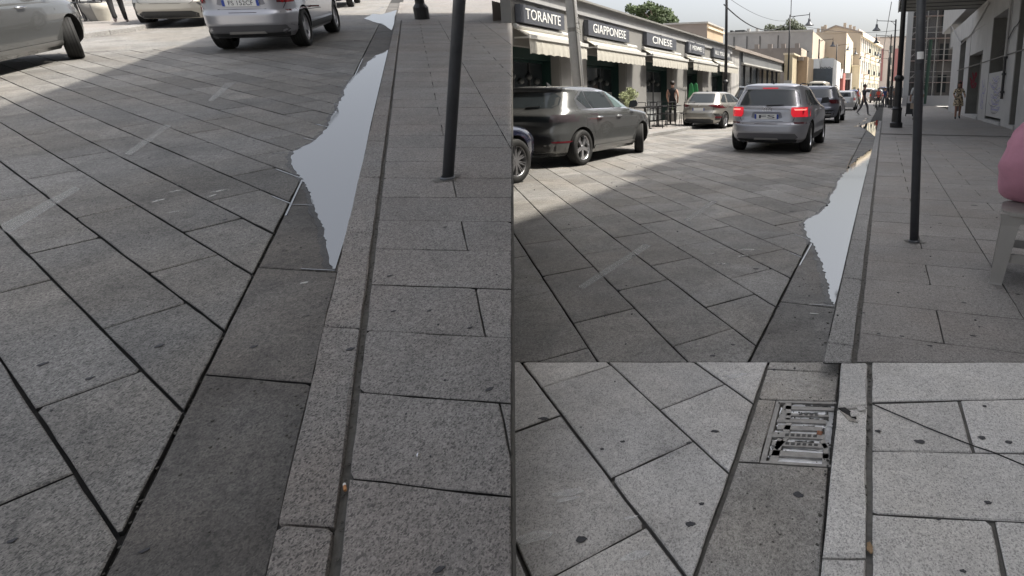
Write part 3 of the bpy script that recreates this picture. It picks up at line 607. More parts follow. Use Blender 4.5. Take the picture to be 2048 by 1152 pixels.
# upright piers between the recesses (pixel columns along the wall)
ed = [(1880, 1892), (1901, 1908), (1929, 1941), (1967, 1980), (1990, 2012), (2046, 2075)]
for a, c in ed:
    y0, y1 = yw(c), yw(a); aw('pier', M_stone, ((XW, y0, 0), (XW+.56, y1, 5.4)))
aw('pier', M_stone, ((XW, 5, 0), (XW+.56, 11.5, 5.4))); aw('pier', M_stone, ((XW, -8, 0), (XW+.56, 3, 5.4)))
aw('lintel', M_stone, ((XW+.004, 11.5, 4.35), (XW+.5, 46, 5.4)))
aw('low_panel', M_stone, ((XW+.02, yw(1967), .25), (XW+.45, yw(1941), 2.05)))
aw('low_panel', M_stone, ((XW+.02, yw(1929), 3.2), (XW+.45, yw(1908), 4.4)))
for a, c in [(1892, 1901), (1908, 1929), (1941, 1967), (1980, 1990), (2012, 2046)]: aw('sill', M_stone, ((XW-.05, yw(c)+.02, 0), (XW+.54, yw(a)-.02, .12)))
aw('string_course', M_trim, ((XW-.03, 11.6, 2.58), (XW-.003, 40, 2.62)))
aw('main_block', M_stone, ((XW-.01, -9, 6.0), (16, 4, 13.2)), ((XW-.01, 4, 6.0), (16, 12, 13.4)), ((XW-.01, 12, 6.0), (16, 17, 14.1)), ((XW-.01, 17, 6.0), (16, 24, 15.0)), ((XW-.01, 24, 6.0), (16, 53, 16)), ((XW-.01, 53.01, 9.8), (16, 64, 16)))  # stepped tops follow the wanted shade edge; last raised box added only to shade
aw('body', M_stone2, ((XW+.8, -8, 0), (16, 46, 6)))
YC = 1150*4.2/146+.5
can = aw('canopy', mat('canopy_boards', (.22, .22, .20), .8, noise=.2, nscale=1.5), ((0.44, 17, 5.44), (XW+.6, YC, 6.0)))
for i in range(12):
    y = YC-.35-i*1.25
    q = MB(); q.box((.46-4.2, y-.03-12, 5.415), (XW-.01-4.2, y+.03-12, 5.44)); q.build('soffit_rib', M_trim, can)
q = MB(); q.box((.40-4.2, 17-12, 5.40), (.44-4.2, YC-12, 6.02)); q.build('fascia', mat('fascia_grey', (.35, .35, .34), .7), can)
# graffiti and cables
for (a, c) in ed:      # pier sides get a darker skin: their shade put into the colour
    y0 = yw(c); q = MB(); q.box((XW+.03-4.2, y0-.02-12, .12), (XW+.55-4.2, y0-.001-12, 4.35)); q.build('pier_side_shade', M_stone2, arc)
def squiggle(name, m, a0, a1, z0, z1, n, r, seed, plane, at, loops=2.2):
    rd = random.Random(seed); out = None
    for k in range(n):
        ca = a0+(a1-a0)*rd.uniform(.3, .7); cz = z0+(z1-z0)*(k+.5)/n; pts = []; q = MB()
        w, h = abs(a1-a0)*rd.uniform(.28, .42), (z1-z0)/n*rd.uniform(.45, .8); ph = rd.random()*6
        for j in range(24):
            t = j/23*loops*math.pi; u, z = ca+w*math.sin(t*rd.uniform(.97, 1.03)+ph)*.8, cz+h*math.sin(t*1.7+ph*2)*.7
            pts.append((0, u, z) if plane == 'x' else (u, 0, z))
        q.tube(pts, r, 5)
        for i, v in enumerate(q.v): q.v[i] = (at-.003+v[0]*.12-4.2, v[1]-12, v[2]) if plane == 'x' else (v[0]-4.2, at-.003+v[1]*.12-12, v[2])
        q.build(name, m, arc)
M_rp = mat('red_paint', (.26, .04, .06), .7); M_vp = mat('violet_paint', (.20, .19, .36), .7)
squiggle('graffiti', M_black, 4.27, 4.73, .45, 1.95, 6, .022, 3, 'y', yw(2012)-.02, 2.6)
squiggle('graffiti', M_rp, 4.27, 4.70, 1.5, 2.3, 3, .03, 5, 'y', yw(1908)-.02, 3)
squiggle('graffiti', M_rp, 4.25, 4.60, .6, 2.0, 4, .04, 6, 'y', yw(1892)-.02, 2.4)
squiggle('graffiti', M_vp, yw(1964), yw(1943), .5, 1.9, 6, .014, 8, 'x', XW+.02, 3)
squiggle('graffiti', M_black, yw(1966), yw(1945), .4, 1.8, 6, .012, 12, 'x', XW+.02, 2)
squiggle('graffiti', M_letter, yw(2009), yw(1995), 1.2, 2.2, 3, .018, 9, 'x', XW, 3)
squiggle('graffiti', M_vp, yw(1939), yw(1931), .5, 1.8, 4, .02, 19, 'x', XW, 2)
pz = thing('drain_pipe', 'dark drain pipe with pale upper length running down a stone pier', 'pipe', T(XW-.08, yw(1969), 0))
q = MB(); q.tube([(0, 0, 1.0), (0, 0, 2.5)], .05, 10); q.build('lower_pipe', M_black, pz); q = MB(); q.tube([(0, 0, 2.5), (0, 0, 5.4)], .05, 10); q.build('upper_pipe', M_grwall, pz)
for z in (1.25, 1.9, 2.5): q = MB(); q.tube([(0, 0, z-.04), (0, 0, z+.04)], .075, 10); q.build('bracket', M_trim, pz)
def cable(name, label, pts, r, m=M_black, sag=0.0, n=18):
    P = []
    for a, c in zip(pts[:-1], pts[1:]):
        for k in range(n):
            t = k/n; p = Vector(a).lerp(Vector(c), t); p.z -= sag*4*t*(1-t); P.append(p)
    P.append(Vector(pts[-1])); q = MB(); q.tube(P, r, 5); o = q.build(name, m); return tag(o, label, 'cable')
cable('cable', 'grey cable looping slackly along the arcade wall above the woman', [PX(1900, 96, XW-.05), PX(1903, 52, XW-.05), PX(1922, 89, XW-.05), PX(1944, 66, XW-.05), PX(1966, 28, XW-.05), PX(1978, 6, XW-.05)], .03, M_grwall, .0, 4)
cable('cable', 'thin black cable strung across the arcade wall at the right edge', [PX(2000, 105, XW-.05), PX(2029, 54, XW-.05), PX(2040, 40, XW-.05)], .018, M_black, .05, 4)
def ubox(name, label, px, pyb, pyt, w, d, m, X=None):
    x, y = G(px, pyb); h = PY(px, pyt, y)[2]
    t = thing(name, label, 'utility box', T(x, y, 0)); q = MB(); q.box((-w/2, -d/2, .05), (w/2, d/2, h-.03)); q.build('cabinet', M_grwall, t)
    q = MB(); q.box((-w/2-.02, -d/2-.02, h-.03), (w/2+.02, d/2+.02, h)); q.build('cap', M_conc, t); q = MB(); q.box((-w/2+.02, -d/2+.02, 0), (w/2-.02, d/2-.02, .05)); q.build('plinth', M_trim, t)
    q = MB(); q.box((-w/2+.04, -d/2-.012, .12), (w/2-.04, -d/2-.001, h-.1)); q.build('door', M_grwall, t)
ubox('utility_box', 'grey utility box beside the yellow board, farther along the wall', 1880, 209, 176, .45, .35, M_grwall)
ubox('utility_box', 'tall grey utility box under the dark drain pipe', 1967, 239, 180, .30, .4, M_grwall)
ubox('utility_box', 'narrow low grey box at the wall right of the woman in the leopard dress', 1926, 226, 195, .16, .3, M_grwall)
# scaffolded block beyond the canopy
YS = 62.0
scf = thing('scaffolded_building', 'grey building end wrapped in scaffolding and netting beyond the canopy', 'building', T(4.5, YS, 0))
x0, x1 = PY(1806, 200, YS)[0]-4.5, PY(1903, 200, YS)[0]-4.5
q = MB(); q.box((x0+.5, .9, 0), (x1+2, 14, 26)); q.build('wall', mat('scaffold_wall', (.13, .122, .12), .9, noise=.3, nscale=.9), scf)
for z in (1.0, 4.0, 7.2, 10.2):
    for k in range(3):
        xx = x0+1.2+k*1.9; q = MB(); q.box((xx, .86, z+.3), (xx+.8, .899, z+2)); q.build('window', M_glass, scf)
for k in range(6):
    xx = x0+.15+k*(x1-x0-.3)/5
    for yy in (.05, .78): q = MB(); q.tube([(xx, yy, 0), (xx, yy, 13)], .035, 6); q.build('upright', M_grwall, scf)
for z in (2.3, 4.4, 6.5, 8.6, 10.7):
    q = MB(); q.box((x0, .08, z-.06), (x1, .75, z)); q.build('platform', mat('scaffold_board', (.34, .27, .25), .8, noise=.3, nscale=3), scf)
    for dz in (.5, 1.0): q = MB(); q.tube([(x0, .03, z+dz), (x1, .03, z+dz)], .025, 6); q.build('rail', M_grwall, scf)
    q = MB(); q.tube([(x0+.2, .0, z-2.1), (x0+2.1, .0, z)], .022, 6); q.build('brace', M_grwall, scf)
M_net = mat('debris_net', (.26, .265, .28), .9, alpha=.30)
q = MB(); q.box((x0-.05, .80, .1), (x0+2.9, .82, 13)); q.build('netting', M_net, scf); q = MB(); q.box((x0-.06, -.02, .1), (x0-.04, 8, 13)); q.build('netting', M_net, scf)
q = MB(); q.box((x0-.08, -.09, 0), (x0+.45, -.055, 13)); q.build('sheeting', mat('pale_sheet', (.36, .37, .385), .7), scf)
q = MB(); q.tube([(PY(1857, 100, YS)[0]-4.5, -.3, .2), (PY(1860, 100, YS)[0]-4.5, -.3, 6.3)], .16, 8); q.build('green_chute', mat('dark_green', (.008, .04, .025), .6), scf)
q = MB(); q.box((x0, -.4, 0), (x1, -.37, 1.0)); q.build('hoarding', mat('hoarding', (.30, .30, .31), .7), scf)
yb = thing('warning_board', 'small yellow warning board standing at the foot of the scaffolding', 'sign board', T(*G(1866, 204), 0))
q = MB(); q.box((-.5, 0, .22), (.5, .03, .92)); q.build('board', mat('sign_yellow', (.75, .42, .03), .5), yb)
for s in (-.4, .4): q = MB(); q.box((s-.02, .03, 0), (s+.02, .07, .9)); q.build('leg', M_trim, yb)
q = MB(); [q.box((-.1+.02*k, -.004, .66-.14*k), (.42, -.001, .73-.14*k)) for k in range(2)]; q.build('lettering', M_black, yb)

# ================================================================== LEFT SIDE: restaurant row
XF = -9.0
Yr0, Yr1 = PX(1024.5, 100, XF)[1], PX(1462, 120, XF)[1]
rest = thing('restaurant_building', 'long low pale restaurant front with five signs, awnings and dark windows', 'building', T(XF, Yr0, 0))
def fz(px, py, X=XF): p = PX(px, py, X); return p[1]-Yr0, p[2]
LEN = Yr1-Yr0; ZTOP = fz(1324, 51.6)[1]; ZFAS = ZTOP-.42
DO = .6
opens = []   # (y0, y1, ztop) of each opening
for a, c, tp in [(1027, 1121, 96), (1173, 1253, 113), (1292, 1347, 125), (1374, 1406, 135), (1424, 1455, 140)]:
    y0 = fz(a, 120)[0]; y1 = fz(c, 120)[0]; opens.append((max(y0, .02), y1, fz((a+c)/2, tp)[1]))
q = MB(); prev = 0
for y0, y1, zt in opens:
    if y0 > prev+.03: q.box((-.3, prev, 0), (0, y0, ZFAS))
    q.box((-.3, y0+.001, zt), (-.001, y1-.001, ZFAS)); prev = y1
q.box((-.3, prev, 0), (0, LEN, ZFAS)); q.build('front_wall', M_wall, rest)
q = MB(); q.prism([(-.75, 0.3), (-.75, LEN), (-7, LEN), (-7, 9)], .02, ZFAS-.01) ; q.build('body', M_brown, rest)
eave = MB(); eave.box((-.4, .0, ZFAS), (.07, LEN+.1, ZTOP-.06)); eo = eave.build('eave', mat('eave_grey', (.36, .36, .36), .85, noise=.12, nscale=1.5), rest)
q = MB(); q.box((-.4, -.0, ZTOP-.06), (.22, LEN+.14, ZTOP)); q.build('eave_edge', M_wall, eo)
q = MB(); q.prism([(-.4, .4), (-.4, LEN), (-7, LEN), (-7, 9.5)], ZFAS-.005, ZTOP-.08); q.build('roof', M_conc, rest)
for i, (y0, y1, zt) in enumerate(opens):
    q = MB(); q.box((-DO-.06, y0-.2, 0), (-DO, y1+.2, zt+.1)); w = q.build('window', M_glass, rest)
    q = MB(); q.box((-DO+.001, y1-.07, 0), (-.302, y1+.15, zt+.02)); q.build('reveal', M_teal, w)
    q = MB(); q.box((-.3, y1-.05, 0), (-.02, y1-.003, zt)); q.build('reveal', M_wall, w)
    q = MB(); q.box((-DO+.001, y0, zt-.28), (-.302, y1-.08, zt)); q.box((-DO+.001, y0, zt-.36), (-DO+.05, y1-.08, zt-.30)); q.build('head_frame', M_teal, w)
    if i != 3: q = MB(); q.box((-DO+.001, y0, .05), (-DO+.02, y1-.08, 1.25)); q.build('frosted_panel', M_frost, w)
    n = 3 if i < 3 else 2
    for k in range(1, n): yy = y0+(y1-y0)*k/n; q = MB(); q.box((-DO+.002, yy-.03, .05), (-DO+.05, yy+.03, zt-.3)); q.build('mullion', M_grey if i else M_trim, w)
    if i < 3:
        for k in range(4):
            bm = bmesh.new(); bmesh.ops.create_icosphere(bm, subdivisions=2, radius=.09); me = bpy.data.meshes.new('globe_lamp'); bm.to_mesh(me); bm.free(); me.materials.append(mat('globe_glass', (.06, .065, .065), .4))
            o = link('globe_lamp', me, w); o.location = (-DO+.06, y0+(y1-y0)*(.3+.17*k), zt-.75-.12*(k % 2))
def sign(label, tl, bl_, tr, s, sub=None, txw=.78, big=.86):
    ya, za = fz(*tl); yb, zb = fz(*tr); _, zc = fz(*bl_)
    t = thing('shop_sign', label, 'sign', T(XF+.02, Yr0+ya, zc), 'slate signs along the restaurant front'); W, H = yb-ya, za-zc
    q = MB(); q.box((.0, 0, 0), (.16, W, H)); q.build('board', M_sign, t)
    h = H*big
    text('lettering', s, h, Matrix.Translation((.163, W/2, H*.5)) @ Matrix(((0, 0, 1, 0), (1, 0, 0, 0), (0, 1, 0, 0), (0, 0, 0, 1))), M_letter, t, .006, W*txw)
    q = MB(); q.box((.0, W/2-.05, H), (.1, W/2+.05, H+.05)); q.build('lamp', M_black, t)
sign('slate sign lettered TORANTE at the near end of the front', (1028, 8), (1028, 44), (1117, 27), 'TORANTE', txw=.80)
sign('slate sign lettered GIAPPONESE above the awning behind the concrete post', (1166, 40), (1166.5, 70), (1249, 56), 'GIAPPONESE', txw=.80)
sign('slate sign lettered CINESE above the third awning', (1285, 65), (1287, 90), (1345, 78), 'CINESE', txw=.66)
sign('short slate sign lettered MEIWEI between two curls', (1370, 83), (1371, 105), (1403, 91), '( MEIWEI )', txw=.86, big=.6)
sign('slate sign lettered ALL YOU CAN at the far end, behind a black post', (1421, 95), (1422, 114), (1455, 102), 'ALL YOU CAN', txw=.84, big=.62)
def awning(label, wl, wr, dz, vl):
    ya, za = fz(*wl); yb, zb = fz(*wr); za = (za+zb)/2
    t = thing('awning', label, 'awning', T(XF, Yr0+ya, za), 'cream awnings along the restaurant front'); W = yb-ya; p = .42
    q = MB(); q.add([(.02, 0, 0), (.02, W, 0), (p, W, -dz), (p, 0, -dz), (.02, 0, -.03), (.02, W, -.03), (p, W, -dz-.03), (p, 0, -dz-.03)], [(3, 2, 1, 0), (4, 5, 6, 7), (0, 1, 5, 4), (1, 2, 6, 5), (2, 3, 7, 6), (3, 0, 4, 7)]); q.build('cover', M_fabric, t)
    q = MB(); q.tube([(.06, -.03, .02), (.06, W+.03, .02)], .07, 8); q.build('roller', M_whitebar, t)
    q = MB(); q.box((p, -.03, -dz-.07), (p+.06, W+.03, -dz+.03)); q.build('front_bar', M_whitebar, t)
    vsx, fsx = [], []; n = int(W/.06)
    for k in range(n+1):
        y = W*k/n; wv = .007*math.sin(k*1.35)+random.uniform(-.004, .004); sc_ = .03*abs(math.sin(k*.5))
        vsx += [(p+.02, y, -dz-.07), (p+.03+wv, y, -dz-.07-vl*.5), (p+.03+wv*1.5, y, -dz-.07-vl+sc_)]
    for k in range(n):
        for r in (0, 1): fsx.append((k*3+r, k*3+r+1, (k+1)*3+r+1, (k+1)*3+r))
    q = MB(); q.add(vsx, fsx); q.build('valance', M_fabric, t)
    for y in (.03, W-.03): q = MB(); q.box((.0, y-.02, -dz-.06), (p, y+.02, -dz-.02)); q.build('arm', M_whitebar, t)
awning('first cream awning, over the window below the TORANTE sign', (1027, 54), (1147, 75), .22, .38)
awning('cream awning right of the concrete post, below the GIAPPONESE sign', (1168, 79), (1268, 95), .22, .38)
awning('cream awning below the CINESE sign', (1284, 98), (1357, 110), .22, .38)
awning('cream awning below the short MEIWEI sign', (1369, 112), (1419, 120), .22, .38)
awning('last cream awning, below the ALL YOU CAN sign', (1424, 120), (1462, 126), .22, .36)
# concrete post with a conduit
xp, yp = -7.45, PX(1160, 100, -7.45)[1]
cp = thing('utility_post', 'thick tapering concrete post with a conduit in front of the first awnings', 'post', T(xp, yp, 0.02) @ Matrix.Rotation(math.radians(-3.5), 4, 'Y'))
q = MB(); q.tube([(0, 0, -.1), (0, 0, 9)], [.16, .115], 14); q.build('shaft', mat('post_concrete', (.42, .42, .42), .8, noise=.15, nscale=3), cp, True)
q = MB(); q.tube([(.145, -.10, 0), (.125, -.085, 3.0), (.11, -.075, 9)], .028, 8); q.build('conduit', M_wall, cp)
q = MB(); q.tube([(0, 0, 2.72), (0, 0, 2.82)], .15, 14); q.build('clamp', M_wall, cp)
q = MB(); [q.tube([(.12, -.1, 2.72+.1*k), (.3, -.16, 2.6+.15*k), (.22, -.12, 2.95+.05*k)], .012, 5) for k in range(3)]; q.build('loose_wire', M_wall, cp)

# next shop: grey glass front
Ys0, Ys1 = Yr1+.15, PX(1568, 130, XF)[1]
shop = thing('glass_shop', 'low grey shop with a blank grey fascia and a long glass front', 'building', T(XF, Ys0, 0)); W = Ys1-Ys0
def sz(px, py, X=XF): p = PX(px, py, X); return p[1]-Ys0, p[2]
zt = 4.0; yA = sz(1483, 120)[0]
q = MB(); q.box((-6, 0, 0), (-.9, W, zt-.15)); q.box((-.95, 0, 0), (-.01, .9, zt-.16)); q.build('wall', M_grwall, shop)
q = MB(); q.box((-.9, .9, 0), (-.02, yA-.5, zt-.15)); q.build('side_panel', M_conc, shop); q = MB(); q.box((-.9, yA-.5, 0), (.0, yA, zt-.15)); q.build('pier', M_grey, shop)
q = MB(); q.box((-6, -.1, zt-.15), (.25, W, zt+.05)); q.build('roof_edge', M_brown, shop)
q = MB(); q.box((-.6, yA, sz(1487, 127)[1]+.05), (.1, W, zt-.17)); q.build('fascia', mat('fascia_panel', (.17, .175, .18), .6, noise=.08, nscale=2), shop)
q = MB(); q.box((-.5, yA, sz(1487, 127)[1]-.05), (.16, W+.1, sz(1487, 127)[1]+.04)); q.build('white_ledge', M_whitebar, shop)
zg = sz(1487, 127)[1]-.06; n = 8
for k in range(n):
    a, c = yA+(W-yA)*k/n, yA+(W-yA)*(k+1)/n
    q = MB(); q.box((-.35, a+.05, .15), (-.3, c-.05, zg)); q.build('window', M_glass2, shop); q = MB(); q.box((-.36, a-.06, 0), (-.22, a+.05, zg)); q.build('mullion', M_trim, shop)
q = MB(); q.box((-.36, yA, 0), (-.24, W, .15)); q.build('base', M_trim, shop)
# buildings further on, each standing where its corner shows
def pxbox(name, label, cat, pl, pr, pt, Y, depth, m, xr=None, roof=None, parts=None):
    """block facing the camera: left/right/top pixels at distance Y"""
    xl_, xr_ = PY(pl, 150, Y)[0], PY(pr, 150, Y)[0]; z = PY(pl, pt, Y)[2]
    t = thing(name, label, cat, T(xl_, Y, -.3)); q = MB(); q.box((0, 0, 0), (xr_-xl_, depth, z+.3)); q.build('wall', m, t)
    return t, xr_-xl_, z+.3
def sub(t, name, m, a, c, par=None): q = MB(); q.box(a, c); return q.build(name, m, par or t)
t, w, h = pxbox('brown_building', 'flat roofed brown house showing above the restaurant roof', 'building', 1330, 1413, 50, 42, 4.5, M_brown)
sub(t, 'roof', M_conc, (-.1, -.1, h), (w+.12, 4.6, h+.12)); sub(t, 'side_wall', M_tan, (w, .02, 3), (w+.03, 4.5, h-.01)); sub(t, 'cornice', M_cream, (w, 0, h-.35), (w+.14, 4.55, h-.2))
q = MB(); [q.box((w+.03, 1.2+.35*k, h-1.5), (w+.05, 1.4+.35*k, h-1.38+.05*(k % 2))) for k in range(6)]; q.build('lettering', M_trim, t)
t, w, h = pxbox('concrete_building', 'wide grey concrete block with pipes on its blank wall', 'building', 1450, 1622, 68, 76, 16, M_grwall)
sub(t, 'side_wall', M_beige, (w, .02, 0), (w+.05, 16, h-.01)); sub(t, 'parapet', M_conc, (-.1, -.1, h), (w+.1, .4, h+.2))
for px in (1468, 1494, 1520, 1556): X = PY(px, 90, 76)[0]-PY(1450, 150, 76)[0]; q = MB(); q.tube([(X, -.08, 3), (X, -.08, h-.4)], .05, 6); q.build('pipe', M_trim, t)
for z, a, c in ((5.6, 1462, 1600), (6.7, 1560, 1618), (6.95, 1540, 1565)): q = MB(); o_ = PY(1450, 150, 76)[0]; q.tube([(PY(a, 90, 76)[0]-o_, -.1, z), (PY(c, 90, 76)[0]-o_, -.1, z)], .06, 6); q.build('pipe', M_trim, t)
for px, w2 in ((1452, 5), (1462, 20)): X = PY(px, 90, 76)[0]-PY(1450, 150, 76)[0]; sub(t, 'air_unit', M_trim, (X, 2, h+.1), (X+w2*.066, 3.5, h+.65))
for px in (1486, 1504): X = PY(px, 90, 76)[0]-PY(1450, 150, 76)[0]; sub(t, 'chimney', M_conc, (X-.2, 3, h), (X+.2, 3.4, h+.9))
t, w, h = pxbox('low_brown_building', 'low brownish wall with stubs in front of the grey concrete block', 'building', 1492, 1600, 98, 70, 5, M_brown)
for k in range(4): sub(t, 'pilaster', M_brown, (1+k*1.6, -.05, 2), (1.5+k*1.6, .3, h+.5))
sub(t, 'side_wall', M_beige, (w, .02, 0), (w+.05, 5, h-.02))
t, w, h = pxbox('yellow_building', 'narrow yellow rendered building end beside the tall black lamp post', 'building', 1568, 1584, 107, 53, 6, M_yellow); sub(t, 'cornice', M_cream, (-.1, -.12, h-.12), (w+.15, 6.1, h+.03))
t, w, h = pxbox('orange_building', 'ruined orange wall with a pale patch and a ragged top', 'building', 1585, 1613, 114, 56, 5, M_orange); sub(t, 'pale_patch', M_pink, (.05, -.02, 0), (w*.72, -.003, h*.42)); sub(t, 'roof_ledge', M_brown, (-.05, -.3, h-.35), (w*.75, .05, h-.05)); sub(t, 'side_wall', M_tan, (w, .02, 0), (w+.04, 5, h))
t, w, h = pxbox('white_building', 'low white building with three arched vents under its roof', 'building', 1614, 1638, 118, 66, 12, M_white)
sub(t, 'side_wing', M_white, (w, 1, 0), (w+1.4, 12, h+.1))
for k in range(3): q = MB(); q.tube([(w+.1+.45*k+.18*math.cos(a), .93, h-1+.14*math.sin(a)) for a in [math.pi*j/8 for j in range(9)]], .03, 5); q.build('arched_vent', M_trim, t)
fen = thing('corrugated_fence', 'tall grey corrugated metal fence at the roadside behind the beige van', 'fence', T(PY(1618, 150, 61)[0], 61, 0)); w = PY(1664, 150, 61)[0]-PY(1618, 150, 61)[0]; hf = PY(1640, 138, 61)[2]
n = 22
for k in range(n):
    q = MB(); a, c = w*k/n, w*(k+1)/n; q.add([(a, 0, 0), (a+(c-a)*.5, -.05, 0), (c, 0, 0), (a, 0, hf+.06*(k % 2)), (a+(c-a)*.5, -.05, hf+.1), (c, 0, hf), (a, .02, 0), (c, .02, 0), (a, .02, hf), (c, .02, hf)], [(0, 1, 4, 3), (1, 2, 5, 4), (6, 8, 9, 7), (3, 4, 5, 9, 8), (0, 3, 8, 6), (2, 7, 9, 5)]); q.build('panel', mat('fence_steel', (.17, .20, .23), .6, .3, noise=.15, nscale=3), fen)
for k in range(5): q = MB(); q.box((w*k/4-.04, .02, 0), (w*k/4+.04, .1, hf+.1)); q.build('post', M_trim, fen)
t, w, h = pxbox('gabled_building', 'tall beige gabled house with a row of small chimneys on its roof slopes', 'building', 1634, 1718, 68, 112, 12, M_beige)
ap = PY(1668, 53, 112)[2]+.3; am = w*.40
q = MB(); q.add([(0, 0, h), (w, 0, h), (am, 0, ap), (0, 12, h), (w, 12, h), (am, 12, ap)], [(0, 1, 2), (4, 3, 5), (0, 2, 5, 3), (1, 4, 5, 2)]); q.build('gable', M_beige, t)
q = MB(); q.add([(-.2, -.2, h-.1), (am, -.2, ap+.0), (am, 12, ap+.0), (-.2, 12, h-.1), (-.2, -.2, h+.15), (am, -.2, ap+.25), (am, 12, ap+.25), (-.2, 12, h+.15)], [(0, 3, 2, 1), (4, 5, 6, 7), (0, 1, 5, 4), (3, 7, 6, 2), (0, 4, 7, 3)]); q.build('roof', M_brown, t)
q = MB(); q.add([(am, -.2, ap), (w+.2, -.2, h-.1), (w+.2, 12, h-.1), (am, 12, ap), (am, -.2, ap+.25), (w+.2, -.2, h+.15), (w+.2, 12, h+.15), (am, 12, ap+.25)], [(0, 3, 2, 1), (4, 5, 6, 7), (0, 1, 5, 4), (3, 7, 6, 2), (1, 2, 6, 5)]); q.build('roof', M_brown, t)
for px, py in ((1634, 64), (1642, 60), (1648, 57), (1687, 53), (1698, 57), (1706, 60)):
    X = PY(px, 90, 112)[0]-PY(1634, 150, 112)[0]; z = PY(px, py, 112)[2]+.3; sub(t, 'chimney', M_beige, (X-.25, 1, z-2.0), (X+.25, 1.5, z+.75))
t, w, h = pxbox('blank_house', 'beige blank walled block with a sunlit cream side in front of the gabled house', 'building', 1630, 1689, 67, 92, 19, M_beige)
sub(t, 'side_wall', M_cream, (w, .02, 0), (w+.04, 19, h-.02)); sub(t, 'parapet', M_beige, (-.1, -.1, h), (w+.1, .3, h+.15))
# pink and cream terrace
Yt0, Yt1 = 113.0, 143.0; X0 = PY(1719, 100, Yt0)[0]; X1 = PY(1761, 100, Yt1)[0]; zt = PY(1719, 69, Yt0)[2]
ang = math.atan2(Yt1-Yt0, X1-X0); LT = math.hypot(X1-X0, Yt1-Yt0)
ter = thing('terrace_house', 'three storey pinkish and cream terrace with rows of tall shuttered windows', 'building', T(X0, Yt0, 0, ang))
sub(ter, 'wall', M_pink, (0, .0, 0), (LT*.45, 8, zt)); sub(ter, 'wall', M_cream, (LT*.45, .02, 0), (LT, 8, zt+.02)); sub(ter, 'cornice', M_cream, (-.1, -.5, zt-.35), (LT+.1, 8, zt+.15)); sub(ter, 'parapet', M_pink, (0, .2, zt+.15), (LT, .5, zt+1.0))
M_shut = mat('shutter', (.16, .17, .15), .7)
for r, z in enumerate((.6, 4.6, 8.6)):
    sub(ter, 'string_course', M_cream, (0, -.08, z-.5), (LT, -.003, z-.3))
    for k in range(11):
        xx = 1.0+k*(LT-2)/10.5; wd = sub(ter, 'window', M_shut, (xx, -.04, z+.3), (xx+1.2, .05, z+2.7)); q = MB(); q.box((xx-.15, -.07, z+2.7), (xx+1.35, .0, z+2.9)); q.build('hood', M_cream, ter)
        if r and k % 3 == 2: q = MB(); q.box((xx-.3, -.9, z+.1), (xx+1.5, -.003, z+.25)); bo = q.build('balcony', M_cream, ter); q = MB(); [q.tube([(xx-.3+.2*j, -.88, z+.25), (xx-.3+.2*j, -.88, z+1.1)], .025, 4) for j in range(10)]; q.build('railing', M_black, bo)
t, w, h = pxbox('far_house', 'pale tower like house far behind the terrace roof', 'building', 1741, 1762, 74, 190, 10, M_pink); [sub(t, 'window', M_shut, (w*.3+2*k, -.03, h-3), (w*.3+2*k+1, .02, h-1.2)) for k in range(1)]
t, w, h = pxbox('far_apartment_block', 'pale pinkish block with red upright strips closing the end of the street', 'building', 1756, 1830, 76, 175, 10, M_pink)
for px in (1766, 1790): X = PY(px, 90, 175)[0]-PY(1756, 150, 175)[0]; sub(t, 'red_strip', mat('red_strip', (.34, .15, .14), .7), (X-.2, -.15, 5), (X+.3 if px == 1766 else X+1.1, -.003, h-3))
for r in range(4):
    for k in range(3): X = 2.6+k*2.2; sub(t, 'window', M_shut, (X, -.05, 3+r*3.2), (X+.9, .02, 5+r*3.2))
sub(t, 'ground_arcade', M_trim, (0, -.05, 0), (w, .02, 3)); sub(t, 'roof_edge', M_brown, (-.1, -.2, h), (w+.1, .3, h+.3))
t, w, h = pxbox('yellow_house', 'small pale yellow house below the gabled building', 'building', 1703, 1719, 131, 108, 3, M_cream); sub(t, 'cornice', M_cream, (-.1, -.2, h-.2), (w+.1, .1, h+.05)); sub(t, 'door', M_shut, (w*.3, -.03, 0), (w*.6, .02, 2.6))
t, w, h = pxbox('grey_kiosk', 'small grey shop with a dark glass front below the beige block', 'building', 1688, 1702, 146, 88, 3, M_grwall); sub(t, 'window', M_glass, (.1, -.03, .5), (w*.5, .02, h-1)); sub(t, 'window', M_glass, (w*.55, -.03, .5), (w-.1, .02, h-1)); sub(t, 'ledge', M_white, (-.1, -.3, h-.9), (w+.1, .02, h-.75))
t, w, h = pxbox('red_shop', 'small shop with a red front and white striped awning', 'building', 1666, 1687, 146, 78, 4, mat('red_render', (.40, .13, .11), .8)); q = MB()
for k in range(6): q.add([(w*k/6, -1.0, h-.7), (w*(k+.5)/6, -1.0, h-.7), (w*(k+.5)/6, -.01, h+.5), (w*k/6, -.01, h+.5)], [(0, 1, 2, 3)])
q.build('awning_stripe', M_white, t); q = MB(); q.add([(0, -.99, h-.71), (w, -.99, h-.71), (w, 0, h+.49), (0, 0, h+.49)], [(0, 1, 2, 3)]); q.build('awning', mat('brown_awning', (.12, .10, .10), .8), t); sub(t, 'door', M_glass, (w*.2, -.03, 0), (w*.75, .02, 2))
